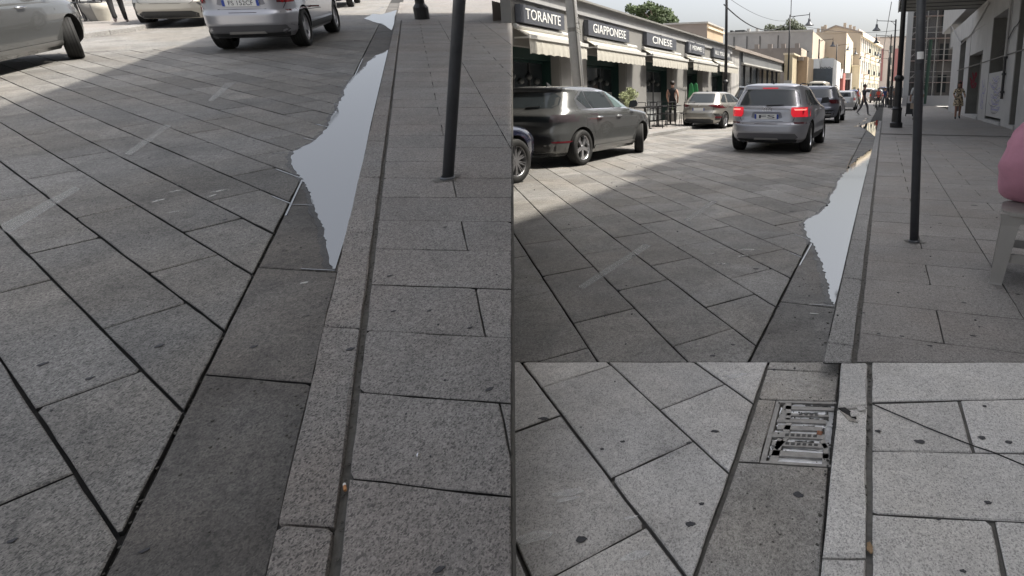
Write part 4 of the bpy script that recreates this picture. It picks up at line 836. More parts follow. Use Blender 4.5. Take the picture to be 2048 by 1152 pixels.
# ================================================================== STREET LAMPS, POLES, WIRES
def lamp_post(label, x, y, z, h, side, arm=1.5, r=.055, mast=0.0, ornate=True, head=True):
    """fluted cast base, collar, slim shaft, arm with a bell lamp over the road (side = +1 to the right)"""
    t = thing('street_lamp', label, 'street lamp', T(x, y, z), 'black street lamps along both kerbs')
    k = r/.055
    q = MB()
    if ornate: q.lathe([(.19*k, 0), (.19*k, .16), (.15*k, .2), (.14*k, .62), (.16*k, .66), (.11*k, .74), (.10*k, 1.62), (.15*k, 1.70), (.15*k, 1.76), (.085*k, 1.84)], 14)
    else: q.lathe([(.10, 0), (.10, .5), (.07, .6)], 10)
    q.build('base', M_black, t, False)
    q = MB(); q.tube([(0, 0, 1.7 if ornate else .5), (0, 0, h*.6), (0, 0, h)], [.085*k, .075*k, .055*k], 10); q.build('shaft', M_black, t, True)
    if ornate: q = MB(); [q.tube([(.10*k*math.cos(a), .10*k*math.sin(a), .76), (.095*k*math.cos(a), .095*k*math.sin(a), 1.6)], .012, 4) for a in [i*math.pi/5 for i in range(10)]]; q.build('flute', M_black, t)
    if mast: q = MB(); q.tube([(.06, 0, h-.1), (.06, 0, h+mast)], .03, 6); q.build('mast', M_black, t)
    if head:
        q = MB(); q.tube([(0, 0, h-.15), (side*arm, 0, h-.05)], .028, 6); q.tube([(0, 0, h-.75), (side*.06, 0, h-.45), (side*.2, 0, h-.25), (side*.42, 0, h-.13)], .02, 6); q.tube([(side*arm, 0, h+.1), (side*arm, 0, h-.35)], .03, 6); q.build('arm', M_black, t)
        q = MB(); q.lathe([(.03, .0), (.09, -.04), (.11, -.22), (.13, -.3), (.34, -.52), (.36, -.55), (.33, -.55), (.10, -.34), (0.001, -.34)], 16, M=T(side*arm, 0, h-.3)); q.build('lamp_shade', M_grey, t, True)
    return t
x, y = G(1792, 255); lamp_post('nearest black lamp post on the pavement, with a fluted collared base', x, y, 0, 7.2, -1, r=.062)
x, y = G(1781, 215.6); lamp_post('black lamp post behind the nearest one, its lamp hanging over the road', x, y, 0, 7.25, -1, r=.06)
for lab, px, py, yy in [('black lamp post at the far end of the right pavement, by the barriers', 1778, 150, 66), ('small distant lamp on the right, below the farther bracket', 1776, 150, 88), ('most distant lamp on the right before the far block', 1775, 150, 108)]:
    p = PY(px, py, yy); lamp_post(lab, p[0], yy, 0, 7.3, -1, r=.055)
XLk = -7.35
for lab, px, mast, hd in [('tall black post before the last awning, its top out of sight', 1448, 0, False), ('black post with a grey box and a bell lamp, before the yellow wall', 1572, 2.2, True), ('black lamp post before the blank beige block', 1631, 0, True), ('lamp post with a thin twin post, farther along the left kerb', 1666, 0, True), ('distant left lamp beside the red shop', 1683, 0, True), ('distant left lamp before the sunlit cream side wall', 1696, 0, True), ('most distant left lamp before the terrace', 1711, 0, True)]:
    xk = XLk if px < 1660 else {1666: -6.6, 1683: -6.0, 1696: -5.8, 1711: -5.5}[px]; Y = max(PX(px+3, 200, xk)[1], 24)
    t = lamp_post(lab, xk, Y, 0.02, 7.2 if px < 1660 else 7.8, 1, r=.05 if px < 1600 else .065, mast=mast, head=hd)
    if px == 1572:
        q = MB(); q.box((-.3, -.2, 1.55), (.3, .2, 2.2)); q.build('meter_box', M_conc, t); q = MB(); q.box((-.33, -.2, .95), (.33, .2, 1.54)); q.build('bin', M_trim, t)
sp = thing('sign_pole', 'plain grey metal pole with a white sticker standing on the right pavement', 'pole', T(*G(1828, 484), 0) @ Matrix.Rotation(math.radians(-2.2), 4, 'Y'))
q = MB(); q.tube([(0, 0, -.01), (0, 0, 4.2)], .035, 18); q.build('shaft', M_grey, sp, True)
q = MB(); q.lathe([(.046, 0), (.046, .012), (.036, .02)], 18); q.build('foot_ring', M_grey, sp)
def wrap(name, m, z0, z1, a0, a1, r=.0362, par=None):
    q = MB(); n = 8; vs_ = []; 
    for k in range(n+1): a = a0+(a1-a0)*k/n; vs_ += [(r*math.cos(a), r*math.sin(a), z0), (r*math.cos(a), r*math.sin(a), z1)]
    q.add(vs_, [(2*k, 2*k+2, 2*k+3, 2*k+1) for k in range(n)]); return q.build(name, m, par)
zs = PY(1840, 111, G(1828, 484)[1])[2]; wrap('sticker', M_white, zs-.028, zs+.028, -2.2, -.7, par=sp); wrap('round_sticker', M_trim, zs-.11, zs-.06, -2.4, -1.2, par=sp)
blotch('mortar_patch', pave, *G(1828, 484), .0012, .075, M_joint2, .9, .4, rough=.25)
pxx, pyy = GL(895, 357); blotch('mortar_patch', paveL, pxx, pyy, .0012, .08, M_joint2, .8, .4, rough=.25)
pl = thing('sign_pole', 'leaning grey metal pole set in the pavement beside the kerb and long puddle', 'pole', ML @ T(pxx, pyy, 0))
topp = PLY(918, 5, pyy+.0); d = Vector((topp[0]-pxx, 0, topp[2])).normalized()
q = MB(); q.tube([Vector((0, 0, -.01))-d*.01, d*4.0], .036, 20); q.build('shaft', M_grey, pl, True); q = MB(); q.lathe([(.047, 0), (.047, .01), (.037, .018)], 18); q.build('foot_ring', M_grey, pl)
x, y = GL(845, 38); t = thing('street_lamp', 'foot of a black lamp post with a small chain, beyond the leaning pole', 'street lamp', ML @ T(x, y, 0), 'black street lamps along both kerbs')
q = MB(); q.lathe([(.19, 0), (.19, .30), (.15, .36), (.12, .40), (.11, 1.6), (.16, 1.7), (.09, 1.85)], 14); q.build('base', M_black, t); q = MB(); q.tube([(0, 0, 1.7), (0, 0, 6)], .08, 10); q.build('shaft', M_black, t, True)
for lab, px, py, mapf, z0, M_ in [('dark strip drawn as a chain shadow beside the nearest lamp post', 1825, 250.5, G, 0, None), ('dark strip drawn as a chain shadow beside the lamp post foot beyond the leaning pole', 874, 32, GL, 0, ML)]:
    x, y = mapf(px, py, 0); t = thing('chain_shadow', lab, 'painted shadow', (M_ or IDM) @ T(x, y, .003)); q = MB(); q.box((-.30, -.05, -.02), (.30, .05, .0)); q.build('shadow_strip', M_well, t)  # chain shadow drawn as a flat dark strip with grey bars
    for k in range(12): q = MB(); q.box((-.29+.05*k, -.045, 0), (-.265+.05*k, .045, .003)); q.build('shadow_bar', M_grey, t)
# overhead wires
cable('overhead_wire', 'sagging overhead wire from the tall black post to the lamp post with the grey box', [PY(1448, 9, 25.6), PY(1572, 47, 43)], .03, M_black, .75, 16)
cable('overhead_wire', 'thin high overhead wire sloping down across the pale sky', [PY(1460, -2, 30), PY(1572, 42, 43)], .012, M_grey, .3, 12)
cable('overhead_wire', 'thin wire spanning the street high above the far terrace', [PY(1605, 52, 60), PY(1800, 60, 62)], .02, M_grey, .4, 12)
cable('overhead_wire', 'faint wire dropping from the sky beside the canopy edge', [PY(1783, 4, 40), PY(1770, 80, 60), PY(1766, 110, 66)], .025, M_grey, 0, 8)

# ================================================================== TREES AND PLANTS
M_leaf = mat('leaf_green', (.065, .095, .035), .7, noise=.5, nscale=1.5); M_leaf2 = mat('leaf_grey_green', (.085, .10, .06), .7, noise=.5, nscale=2.0); M_bark = mat('bark', (.13, .10, .08), .9, noise=.3, nscale=6)
def foliage(clumps, n, size, seed):
    rd = random.Random(seed); q = MB()
    for k in range(n):
        c, r = rd.choice(clumps); u = Vector((rd.gauss(0, 1), rd.gauss(0, 1), rd.gauss(0, 1))).normalized()*(r*rd.random()**.45); p = Vector(c)+Vector((u.x, u.y, u.z*.75))
        a = Vector((rd.uniform(-1, 1), rd.uniform(-1, 1), rd.uniform(-1, 1))).normalized(); bb = a.orthogonal().normalized(); s = size*rd.uniform(.6, 1.4)
        q.add([p-a*s, p-bb*s*.5, p+a*s, p+bb*s*.5], [(0, 1, 2, 3)])
    return q
def tree(label, base, clumps, n, size, seed, m, trunk_r=.25, kind='tree', name='broadleaf_tree'):
    t = thing(name, label, kind, T(*base)); q = MB(); top = Vector((sum(c[0][0] for c in clumps)/len(clumps), sum(c[0][1] for c in clumps)/len(clumps), min(c[0][2] for c in clumps)))
    q.tube([(0, 0, -.2), top*.5+Vector((.2, 0, 0)), top], [trunk_r, trunk_r*.8, trunk_r*.6], 8)
    for c, r in clumps: q.tube([top, (top+Vector(c))*.5+Vector((0, 0, .2)), Vector(c)], [trunk_r*.5, trunk_r*.3, trunk_r*.12], 6)
    q.build('trunk', M_bark, t, True); foliage(clumps, n, size, seed).build('crown', m, t); return t
def cpx(pts, Y, base): return [((PY(px, py, Y)[0]-base[0], dy, PY(px, py, Y)[2]-base[2]), r) for px, py, r, dy in pts]
bs = (PY(1300, 80, 44)[0], 44, 0); tree('loose leafed tree rising behind the restaurant roof', bs, cpx([(1262, 18, .55, 0), (1270, 24, .6, .4), (1283, 20, .5, -.3), (1290, 33, .6, .2), (1298, 13, .55, 0), (1305, 24, .6, .5), (1318, 18, .5, -.4), (1315, 36, .7, 0), (1330, 25, .6, .3), (1338, 36, .55, 0), (1345, 40, .45, .2), (1325, 46, .7, 0), (1300, 45, .7, 0), (1280, 40, .5, 0), (1340, 50, .5, .1)], 44, bs), 3300, .12, 4, M_leaf)
bs = (PY(1580, 80, 100)[0], 100, 0); tree('pale green tree showing above the grey concrete block', bs, cpx([(1540, 57, 1.0, 0), (1552, 62, 1.1, .4), (1563, 58, .9, 0), (1583, 47, 1.1, 0), (1590, 56, 1.3, .5), (1600, 58, 1.0, 0), (1596, 65, 1.2, 0), (1578, 62, 1.2, 0), (1546, 66, 1.1, 0)], 100, bs), 2600, .2, 6, M_leaf2)
bs = (PY(1660, 150, 84)[0], 84, 0); tree('row of dusty shrubs above the white wall and the red shop', bs, cpx([(1652, 121, .6, 0), (1660, 125, .6, 0), (1668, 128, .6, 0), (1676, 132, .6, 0)], 84, bs), 500, .14, 8, M_leaf2, .08, 'shrub', 'roof_shrub')
x, y = PX(1258, 216, -8.35)[:2]; t = tree('round pale variegated bush at the first cafe table, behind the grey hatchback', (x, y, .02), [((0, 0, 1.0), .28), ((.1, .1, 1.15), .22), ((-.12, -.05, 1.1), .22), ((.08, -.1, .85), .2), ((0, .12, 1.28), .16)], 1100, .035, 12, mat('leaf_pale', (.30, .33, .17), .7, noise=.5, nscale=9), .03, 'bush', 'potted_bush')
q = MB(); q.lathe([(.12, 0), (.19, .5), (.21, .52), (.17, .52), (.16, .42), (.001, .42)], 16); q.build('pot', M_grwall, t)

# ================================================================== CAFE FURNITURE
def bar(q, a, c, r=.012): q.tube([a, c], r, 6)
def cafe_chair(label, M):
    t = thing('cafe_chair', label, 'chair', M, 'black cafe chairs on the sunlit pavement')
    for sx in (-.2, .2):
        for sy in (-.2, .2): q = MB(); bar(q, (sx*1.1, sy*1.1, 0), (sx, sy, .45)); q.build('leg', M_black, t)
    q = MB(); [q.box((-.21, -.2+.07*k, .445), (.21, -.15+.07*k, .46)) for k in range(6)]; q.build('seat', M_black, t)
    q = MB(); bar(q, (-.2, -.2, .45), (-.2, -.26, .88)); bar(q, (.2, -.2, .45), (.2, -.26, .88)); bar(q, (-.2, -.26, .88), (.2, -.26, .88)); bar(q, (-.2, -.235, .68), (.2, -.235, .68)); q.build('backrest', M_black, t); return t
def cafe_table(label, M, hh=.74):
    t = thing('cafe_table', label, 'table', M, 'black cafe tables on the sunlit pavement')
    q = MB(); q.box((-.33, -.33, hh-.03), (.33, .33, hh)); q.build('table_top', M_black, t); q = MB(); q.tube([(0, 0, .02), (0, 0, hh-.03)], .035, 8); q.build('stem', M_black, t); q = MB(); q.box((-.24, -.03, 0), (.24, .03, .03)); q.box((-.03, -.24, 0), (.03, .24, .03)); q.build('foot', M_black, t); return t
ch = None
spots = [(1283, 18.6, 0.2, 'black cafe chair nearest the pale bush'), (1296, 19.2, 2.9, 'black cafe chair left of the first table'), (1312, 18.7, .4, 'black cafe chair turned from the street before the third window'), (1322, 20.4, 3.3, 'black cafe chair behind the standing woman, left side'), (1333, 19.6, 1.2, 'black cafe chair beside the woman in black'), (1367, 21.2, 2.4, 'black cafe chair right of the woman, by the white pot'), (1374, 20.3, .7, 'black cafe chair closest to the beige hatchback')]
for px, Y, rz, lab in spots:
    X = PY(px, 230, Y)[0]; M_ = T(X, Y, .02, rz)
    ch = cafe_chair(lab, M_) if ch is None else ch
    if lab != ch['label']: copy_tree(ch, M_, lab)
for px, Y, lab in [(1290, 18.2, 'small black cafe table nearest the grey hatchback'), (1316, 19.6, 'small black cafe table left of the standing woman'), (1341, 20.8, 'small black cafe table behind the woman in black')]: cafe_table(lab, T(PY(px, 230, Y)[0], Y, .02))
X, Y = PX(1344, 240, -8.6)[:2]; t = thing('planter', 'pale round planter behind the woman in black', 'planter', T(X, Y, .02)); q = MB(); q.lathe([(.18, 0), (.27, .3), (.29, .45), (.25, .45), (.24, .38), (.001, .38)], 18); q.build('pot', M_wall, t, True); foliage([((0, 0, .62), .2), ((.05, .05, .75), .14)], 220, .04, 3).build('leaves', M_leaf, t)
X = -8.75; Y = PX(1382, 190, X)[1]; t = thing('green_boards', 'two bright green folded boards leaning at the restaurant door', 'board', T(X, Y, .02))  # plain upright green boards, no parasols
for k in range(2): q = MB(); pr = [(-.12, 0), (.12, 0), (.13, 1.1), (.08, 1.6), (0, 1.68), (-.08, 1.6), (-.13, 1.1)]; q.add([(a+.16*k, .22*k, z) for a, z in pr]+[(a+.16*k, .22*k+.05, z) for a, z in pr], [tuple(range(6, -1, -1)), tuple(range(7, 14))]+[(i, (i+1) % 7, 7+(i+1) % 7, 7+i) for i in range(7)]); q.build('board', M_green, t)
# the same kind of furniture at the top of the rising street
for i, (px, Y, rz, lab) in enumerate([(142, 20.0, .3, 'black cafe chair showing only its legs, beyond the grey bonnet'), (168, 20.6, 2.8, 'second black cafe chair from the grey car in the rising street'), (186, 20.2, .6, 'black cafe chair left of the pale pots in the rising street'), (208, 21.2, 2.0, 'black cafe chair right beside the pale pots in the rising street')]):
    p = PLY(px, 30, Y); copy_tree(ch, ML @ T(p[0], Y, .02, rz), lab)
for px, Y, lab in [(158, 21.2, 'small black cafe table beyond the grey bonnet in the rising street'), (198, 22.0, 'small black cafe table beside the pale pots in the rising street')]: cafe_table(lab, ML @ T(PLY(px, 30, Y)[0], Y, .02))
for px, lab, m in [(226, 'left of two pale pots near the dark trousered legs', M_wall), (239, 'right of two pale pots near the dark trousered legs', M_fabric)]:
    p = PLY(px, 30, 21); t = thing('planter', lab, 'planter', ML @ T(p[0], 20.0, .02)); q = MB(); q.lathe([(.13, 0), (.22, .3), (.24, .45), (.20, .45), (.19, .38), (.001, .38)], 18); q.build('pot', m, t, True)
kl = [GL(150, 80, -.05), GL(168, 77, -.05), GL(220, 69.5, -.05), GL(270, 63, -.05), GL(330, 48, -.05), GL(420, 24, -.05)]
kt = MB(); poly = [*kl, (kl[-1][0]-3, kl[-1][1]+3), (kl[0][0]-7, kl[0][1]+9), (kl[0][0]-6, kl[0][1]-1)]
if area(poly) < 0: poly = poly[::-1]
kt.prism(poly, -.08, .04); o = tag(kt.build('pavement', M_pave, None, M=ML), 'sunlit raised pavement with cafe legs at the top left', 'pavement', kind='structure')
for a, c in zip(kl[:-1], kl[1:]):
    n = max(1, int(math.hypot(c[0]-a[0], c[1]-a[1])/1.0))
    for k in range(n):
        p, q_ = [(a[0]+(c[0]-a[0])*t, a[1]+(c[1]-a[1])*t) for t in (k/n, (k+1)/n)]
        stone(o, [(p[0]-.25, p[1]+.06), (p[0]+.02, p[1]), (q_[0]+.02, q_[1]), (q_[0]-.25, q_[1]+.06)], .046, M_kerb, gap=.004, bev=.008, depth=.10, name='kerb_stone', maxseg=2)
# ================================================================== CARS
def paint(name, col, rough=.28, metal=.55): return mat(name, col, rough, metal, coat=.8)
class Car:
    N = 5.0
    def __init__(s, label, body, levels, M, axles, wr, name='parked_car', group=None, rimstyle=10, steer=0.0, n=5.0, tw=.20, rim=None):
        s.N = n; s.body = body; lv = np.array(levels, float)
        s.z = np.arange(lv[0, 0], lv[-1, 0]+.001, .01); s.t = [np.interp(s.z, lv[:, 0], lv[:, i]) for i in (1, 2, 3)]
        for i in range(3):
            p = np.pad(s.t[i], 2, mode='edge'); s.t[i] = sum(p[k:k+len(s.z)] for k in range(5))/5
        s.root = thing(name, label, 'car', M, group)
        q = MB(); NA = 72; zs_ = [float(v) for v in s.z[::2]]
        if zs_[-1] < s.z[-1]-1e-6: zs_.append(float(s.z[-1]))
        for z in zs_:
            yr, yf, w = s.at(z); yc, ly = (yr+yf)/2, (yf-yr)/2
            for k in range(NA):
                a = 2*math.pi*k/NA; c_, s_ = math.cos(a), math.sin(a)
                q.v.append((w*math.copysign(abs(c_)**(2/n), c_), yc+ly*math.copysign(abs(s_)**(2/n), s_), z))
        for i in range(len(zs_)-1):
            for k in range(NA): q.f.append((i*NA+k, i*NA+(k+1) % NA, (i+1)*NA+(k+1) % NA, (i+1)*NA+k))
        q.f.append(tuple(range(NA-1, -1, -1))); q.f.append(tuple(range((len(zs_)-1)*NA, len(zs_)*NA))); q.m = [0]*len(q.f)
        me = q.mesh('body'); me.materials.append(body); me.materials.append(M_well)
        o = bpy.data.objects.new('tmp', me); COL.objects.link(o); cut = MB(); W = s.at(.5)[2]
        for ya in axles:
            for sx in (-1, 1):
                cut.tube([(sx*(W-.30), ya, wr), (sx*(W+.2), ya, wr)], wr+.055, 28)
        cm = cut.mesh('cut'); co = bpy.data.objects.new('cut', cm); COL.objects.link(co)
        md = o.modifiers.new('b', 'BOOLEAN'); md.operation = 'DIFFERENCE'; md.object = co; md.solver = 'EXACT'
        dg = bpy.context.evaluated_depsgraph_get(); me2 = bpy.data.meshes.new_from_object(o.evaluated_get(dg))
        bpy.data.objects.remove(o); bpy.data.objects.remove(co)
        me2.name = 'body'
        if len(me2.materials) < 2:
            me2.materials.clear(); me2.materials.append(body); me2.materials.append(M_well)
        mi = []
        for p in me2.polygons:
            c = p.center; w = False
            for ya in axles:
                if math.hypot(c.y-ya, c.z-wr) < wr+.0535 and abs(c.x) > W-.32: w = True
            mi.append(1 if w or c.z < s.z[0]+.002 else 0)
        me2.polygons.foreach_set('material_index', mi); me2.polygons.foreach_set('use_smooth', [m == 0 for m in mi])
        try: me2.set_sharp_from_angle(angle=math.radians(38))
        except Exception: pass
        link('body', me2, s.root)
        s.wheel = None
        for i, ya in enumerate(axles):
            for sx in (-1, 1): s.add_wheel(sx*(W-tw/2-.012), ya, wr, sx, rimstyle, steer if i == 1 else 0, tw, rim or M_rim)
    def at(s, z): return tuple(float(np.interp(z, s.z, t)) for t in s.t)
    def rear(s, x, z, off=.004):
        yr, yf, w = s.at(z); yc, ly = (yr+yf)/2, (yf-yr)/2; u = min(.999, abs(x)/w)
        return Vector((x, yc-ly*(1-u**s.N)**(1/s.N)-off, z))
    def side(s, y, z, sx, off=.004):
        yr, yf, w = s.at(z); yc, ly = (yr+yf)/2, (yf-yr)/2; u = min(.999, abs(y-yc)/ly)
        return Vector((sx*(w*(1-u**s.N)**(1/s.N)+off), y, z))
    def patch(s, name, m, rows, where, off=.004, sx=1, cols=10, sub=3, par=None, th=0):
        """curved panel lying just proud of the body; rows = (z, from, to) with from/to across (rear) or along (side)"""
        R = []
        for (z0, a0, b0), (z1, a1, b1) in zip(rows[:-1], rows[1:]):
            for k in range(sub): t = k/sub; R.append((z0+(z1-z0)*t, a0+(a1-a0)*t, b0+(b1-b0)*t))
        R.append(rows[-1]); q = MB(); vs_ = []
        for z, a, b_ in R:
            for k in range(cols+1):
                v = a+(b_-a)*k/cols; vs_.append(s.rear(v, z, off) if where == 'rear' else s.side(v, z, sx, off))
        n = cols+1; fs = [(i*n+k, i*n+k+1, (i+1)*n+k+1, (i+1)*n+k) for i in range(len(R)-1) for k in range(cols)]
        if where == 'side' and sx < 0: fs = [f[::-1] for f in fs]
        q.add(vs_, fs); return q.build(name, m, par or s.root, True)
    def add_wheel(s, x, y, r, sx, style, steer, tw, rimm):
        Mx = T(x, y, r, steer) @ Matrix.Rotation(math.pi/2*sx, 4, 'Y')   # local z = outwards
        q = MB(); h = tw/2
        q.lathe([(r*.62, -h), (r*.93, -h), (r*.99, -h*.7), (r, -h*.3), (r, h*.3), (r*.99, h*.7), (r*.95, h*.95), (r*.72, h), (r*.68, h*.8)], 36)
        if s.wheel is None:
            t = q.build('wheel', M_tyre, s.root, True, M=Mx)
            for k in range(4): g = MB(); g.lathe([(r*1.001, -h*.55+k*h*.36), (r*1.001, -h*.55+k*h*.36+.012)], 36); g.build('tread_groove', M_well, t)
            g = MB(); g.lathe([(r*.70, h*.86), (r*.67, h*.75), (r*.64, h*.3), (r*.64, -h*.6)], 32); g.lathe([(r*.13, h*.55), (r*.12, h*.72), (0.001, h*.72)], 14)
            ns = 5 if style == 5 else 10
            for k in range(ns):
                a = 2*math.pi*k/ns
                if style == 5: pr = [(.10, -.10), (.45, -.09), (.66, -.21), (.67, -.05), (.50, .0), (.67, .05), (.66, .21), (.45, .09), (.10, .10)]
                else: pr = [(.10, -.045), (.66, -.085), (.67, -.03), (.2, .0), (.67, .05), (.66, .085), (.10, .045)]
                P = [(r*(u*math.cos(a)-v*math.sin(a)), r*(u*math.sin(a)+v*math.cos(a))) for u, v in pr]
                if area(P) < 0: P = P[::-1]
                g.prism(P, h*.38, h*.66)
            g.build('rim', rimm, t); g = MB(); g.lathe([(r*.64, h*.1), (0.001, h*.1)], 24); g.build('brake_disc', M_well, t); s.wheel = t
        else:
            t = s.wheel.copy(); COL.objects.link(t); t.parent = s.root; t.matrix_basis = Mx
            for ch in list(s.wheel.children): c = ch.copy(); COL.objects.link(c); c.parent = t
    def plate(s, x, z, w, h, txt, off=.012):
        p = s.rear(x, z, off); q = MB(); q.box((x-w/2, p.y-.008, z-h/2), (x+w/2, p.y, z+h/2)); pl_ = q.build('number_plate', M_white, s.root)
        for sx in (-1, 1): q = MB(); q.box((x+sx*(w/2-.02)-.02, p.y-.0095, z-h/2+.004), (x+sx*(w/2-.02)+.02, p.y-.0081, z+h/2-.004)); q.build('blue_band', M_blueband, pl_)
        if txt: text('lettering', txt, h*.95, Matrix.Translation((x-.0, p.y-.0088, z-.004)) @ Matrix(((1, 0, 0, 0), (0, 0, -1, 0), (0, 1, 0, 0), (0, 0, 0, 1))), mat('plate_ink', (.04, .04, .06), .6), pl_, .0006, w*.66)
    def mirror(s, y, z, sx=1, m=None):
        p = s.side(y, z, sx, 0); q = MB(); q.add([(p.x+sx*a, p.y+b_, p.z+c_) for a, b_, c_ in [(.02, 0, .0), (.22, -.03, .03), (.24, -.02, .10), (.2, .0, .16), (.05, .02, .15), (.02, .12, .02), (.18, .1, .04), (.2, .09, .11), (.17, .09, .14), (.05, .1, .13)]], [(0, 1, 2, 3, 4), (9, 8, 7, 6, 5), (0, 5, 6, 1), (1, 6, 7, 2), (2, 7, 8, 3), (3, 8, 9, 4), (4, 9, 5, 0)] if sx > 0 else [(4, 3, 2, 1, 0), (5, 6, 7, 8, 9), (1, 6, 5, 0), (2, 7, 6, 1), (3, 8, 7, 2), (4, 9, 8, 3), (0, 5, 9, 4)])
        q.build('mirror', m or M_trim, s.root, False)
    def handle(s, y, z, sx=1, m=None):
        for yy in (y,):
            q = MB(); P = [s.side(yy+d_, z, sx, o_) for d_, o_ in ((-.1, .0), (-.07, .03), (.07, .03), (.1, .0))]; q.tube(P, .016, 6); q.build('door_handle', m or M_chrome, s.root, True)
    def seam(s, pts, sx=1):
        q = MB(); q.tube([s.side(y, z, sx, -.004) for y, z in pts], .007, 4); q.build('door_seam', M_well, s.root)
    def rseam(s, pts):
        P = []
        for (x0, z0), (x1, z1) in zip(pts[:-1], pts[1:]):
            for k in range(5): P.append(s.rear(x0+(x1-x0)*k/5, z0+(z1-z0)*k/5, -.003))
        P.append(s.rear(*pts[-1], -.003)); q = MB(); q.tube(P, .006, 4); q.build('tailgate_seam', M_well, s.root)
    def fin(s, y, z):
        q = MB(); q.add([(-.02, y, z-.01), (.02, y, z-.01), (.02, y+.16, z-.01), (-.02, y+.16, z-.01), (-.006, y-.02, z+.07), (.006, y-.02, z+.07), (.006, y+.03, z+.06), (-.006, y+.03, z+.06)], [(4, 5, 6, 7), (0, 1, 5, 4), (1, 2, 6, 5), (2, 3, 7, 6), (3, 0, 4, 7)]); q.build('aerial_fin', M_trim, s.root)
SUVL = [(.24, .16, 4.06, .80), (.32, .05, 4.14, .865), (.46, .0, 4.19, .89), (.63, .01, 4.18, .90), (.67, .055, 4.15, .90), (.80, .075, 4.08, .90), (.94, .085, 3.85, .895), (1.00, .12, 3.25, .875), (1.06, .17, 3.0, .83), (1.22, .30, 2.62, .75), (1.38, .44, 2.30, .685), (1.45, .45, 2.1, .65), (1.485, .50, 1.9, .61), (1.505, .70, 1.6, .48), (1.512, .9, 1.4, .30)]
def suv_silver(label, M, lit=True, plate='FS', group=None, ws=1.0):
    b_ = paint('silver_paint', (.40, .40, .43), .34, .65); c = Car(label, b_, [(z, a, e, w*ws) for z, a, e, w in SUVL], M, (.80, 3.35), .335, 'crossover_car', group, 5, n=5.5, tw=.235)
    c.patch('rear_window', M_glass, [(1.03, -.70, .70), (1.06, -.70, .70), (1.28, -.63, .63), (1.375, -.56, .56)], 'rear', .004, cols=14)
    c.patch('spoiler_lamp', M_lit if lit else M_dred, [(1.395, -.17, .17), (1.415, -.17, .17)], 'rear', .012)
    for s in (-1, 1):
        c.patch('side_window', M_glass, [(1.035, .62, 2.95), (1.10, .60, 2.78), (1.30, .78, 2.35), (1.37, .95, 2.18)], 'side', .004, s, 24)
        c.patch('pillar', M_trim, [(1.035, 1.62, 1.74), (1.37, 1.52, 1.62)], 'side', .007, s, 2)
        a, e = (.52, .868) if s > 0 else (-.868, -.52)
        c.patch('tail_light', M_lit if lit else M_red, [(.795, a*(1.08 if s > 0 else 1), e if s > 0 else e*1.08), (.86, a, e), (.985, a, e), (1.0, a*(1.05 if s > 0 else 1), e if s > 0 else e*1.05)], 'rear', .012, cols=8)
        if lit: c.patch('lamp_core', M_litw, [(.935, min(s*.60, s*.80), max(s*.60, s*.80)), (.965, min(s*.58, s*.82), max(s*.58, s*.82))], 'rear', .016, cols=6)
        c.patch('tail_light', M_dred if not lit else M_red, [(.80, .12, .22), (.985, .14, .30)], 'side', .008, s, 4)
        c.patch('reflector', M_dred, [(.655, min(s*.60, s*.86), max(s*.60, s*.86)), (.685, min(s*.58, s*.86), max(s*.58, s*.86))], 'rear', .006, cols=6)
        c.patch('sill_trim', M_trim, [(.28, 1.2, 2.95), (.40, 1.2, 2.95)], 'side', .004, s, 12)
        c.mirror(2.55, 1.04, s) if lit or s < 0 else None; c.handle(1.25, .93, s, b_); c.handle(2.1, .93, s, b_)
        c.seam([(1.68, .40), (1.70, 1.0), (1.66, 1.36)], s); c.seam([(1.0, .75), (.78, 1.0)], s); c.seam([(2.85, .42), (2.92, .9)], s)
    M_dif = mat('grey_diffuser', (.15, .15, .16), .4, .4)
    c.patch('lower_bumper', M_dif, [(.30, -.60, .60), (.36, -.68, .68), (.44, -.62, .62)], 'rear', .01, cols=14); c.patch('lower_bumper', M_trim, [(.245, -.62, .62), (.315, -.66, .66)], 'rear', .016, cols=14); c.patch('skid_plate', M_grwall, [(.30, -.27, .27), (.345, -.25, .25)], 'rear', .022, cols=8)
    c.rseam([(-.88, .645), (.88, .645)]); c.rseam([(-.60, 1.0), (-.60, .79), (-.56, .70), (.56, .70), (.60, .79), (.60, 1.0)])
    c.patch('plate_recess', mat('silver_shadow', (.20, .20, .225), .4, .6), [(.765, -.30, .30), (.78, -.34, .34), (.885, -.31, .31), (.90, -.27, .27)], 'rear', .003, cols=10); c.plate(0, .80, .52, .11, plate)
    for k in range(4):
        p = c.rear(-.075+.05*k, .955, .012); q = MB(); q.tube([(p.x+.033*math.cos(a), p.y-.004*(k % 2), p.z+.033*math.sin(a)) for a in [j*math.pi/9 for j in range(19)]], .0065, 5); q.build('ring_emblem', M_chrome, c.root)
    q = MB(); q.tube([c.rear(-.02, .955+.08, .02), c.rear(.16, 1.045, .02), c.rear(.36, 1.05, .02)], [.014, .01, .006], 6); q.build('wiper', M_trim, c.root)
    p = c.rear(-.52, .27, .0); q = MB(); q.tube([(p.x, p.y-.02, p.z), (p.x, p.y+.3, p.z)], .045, 12); q.build('exhaust', M_trim, c.root)
    q = MB(); q.box((-.5, .5, .2), (.5, 3.6, .3)); q.build('underbody', M_well, c.root)
    for s in (-1, 1): q = MB(); q.tube([(s*.60, .75, 1.48), (s*.63, .85, 1.515), (s*.63, 1.9, 1.505), (s*.60, 2.0, 1.46)], .014, 6); q.build('roof_rail', M_trim, c.root)
    c.fin(.75, 1.51); return c
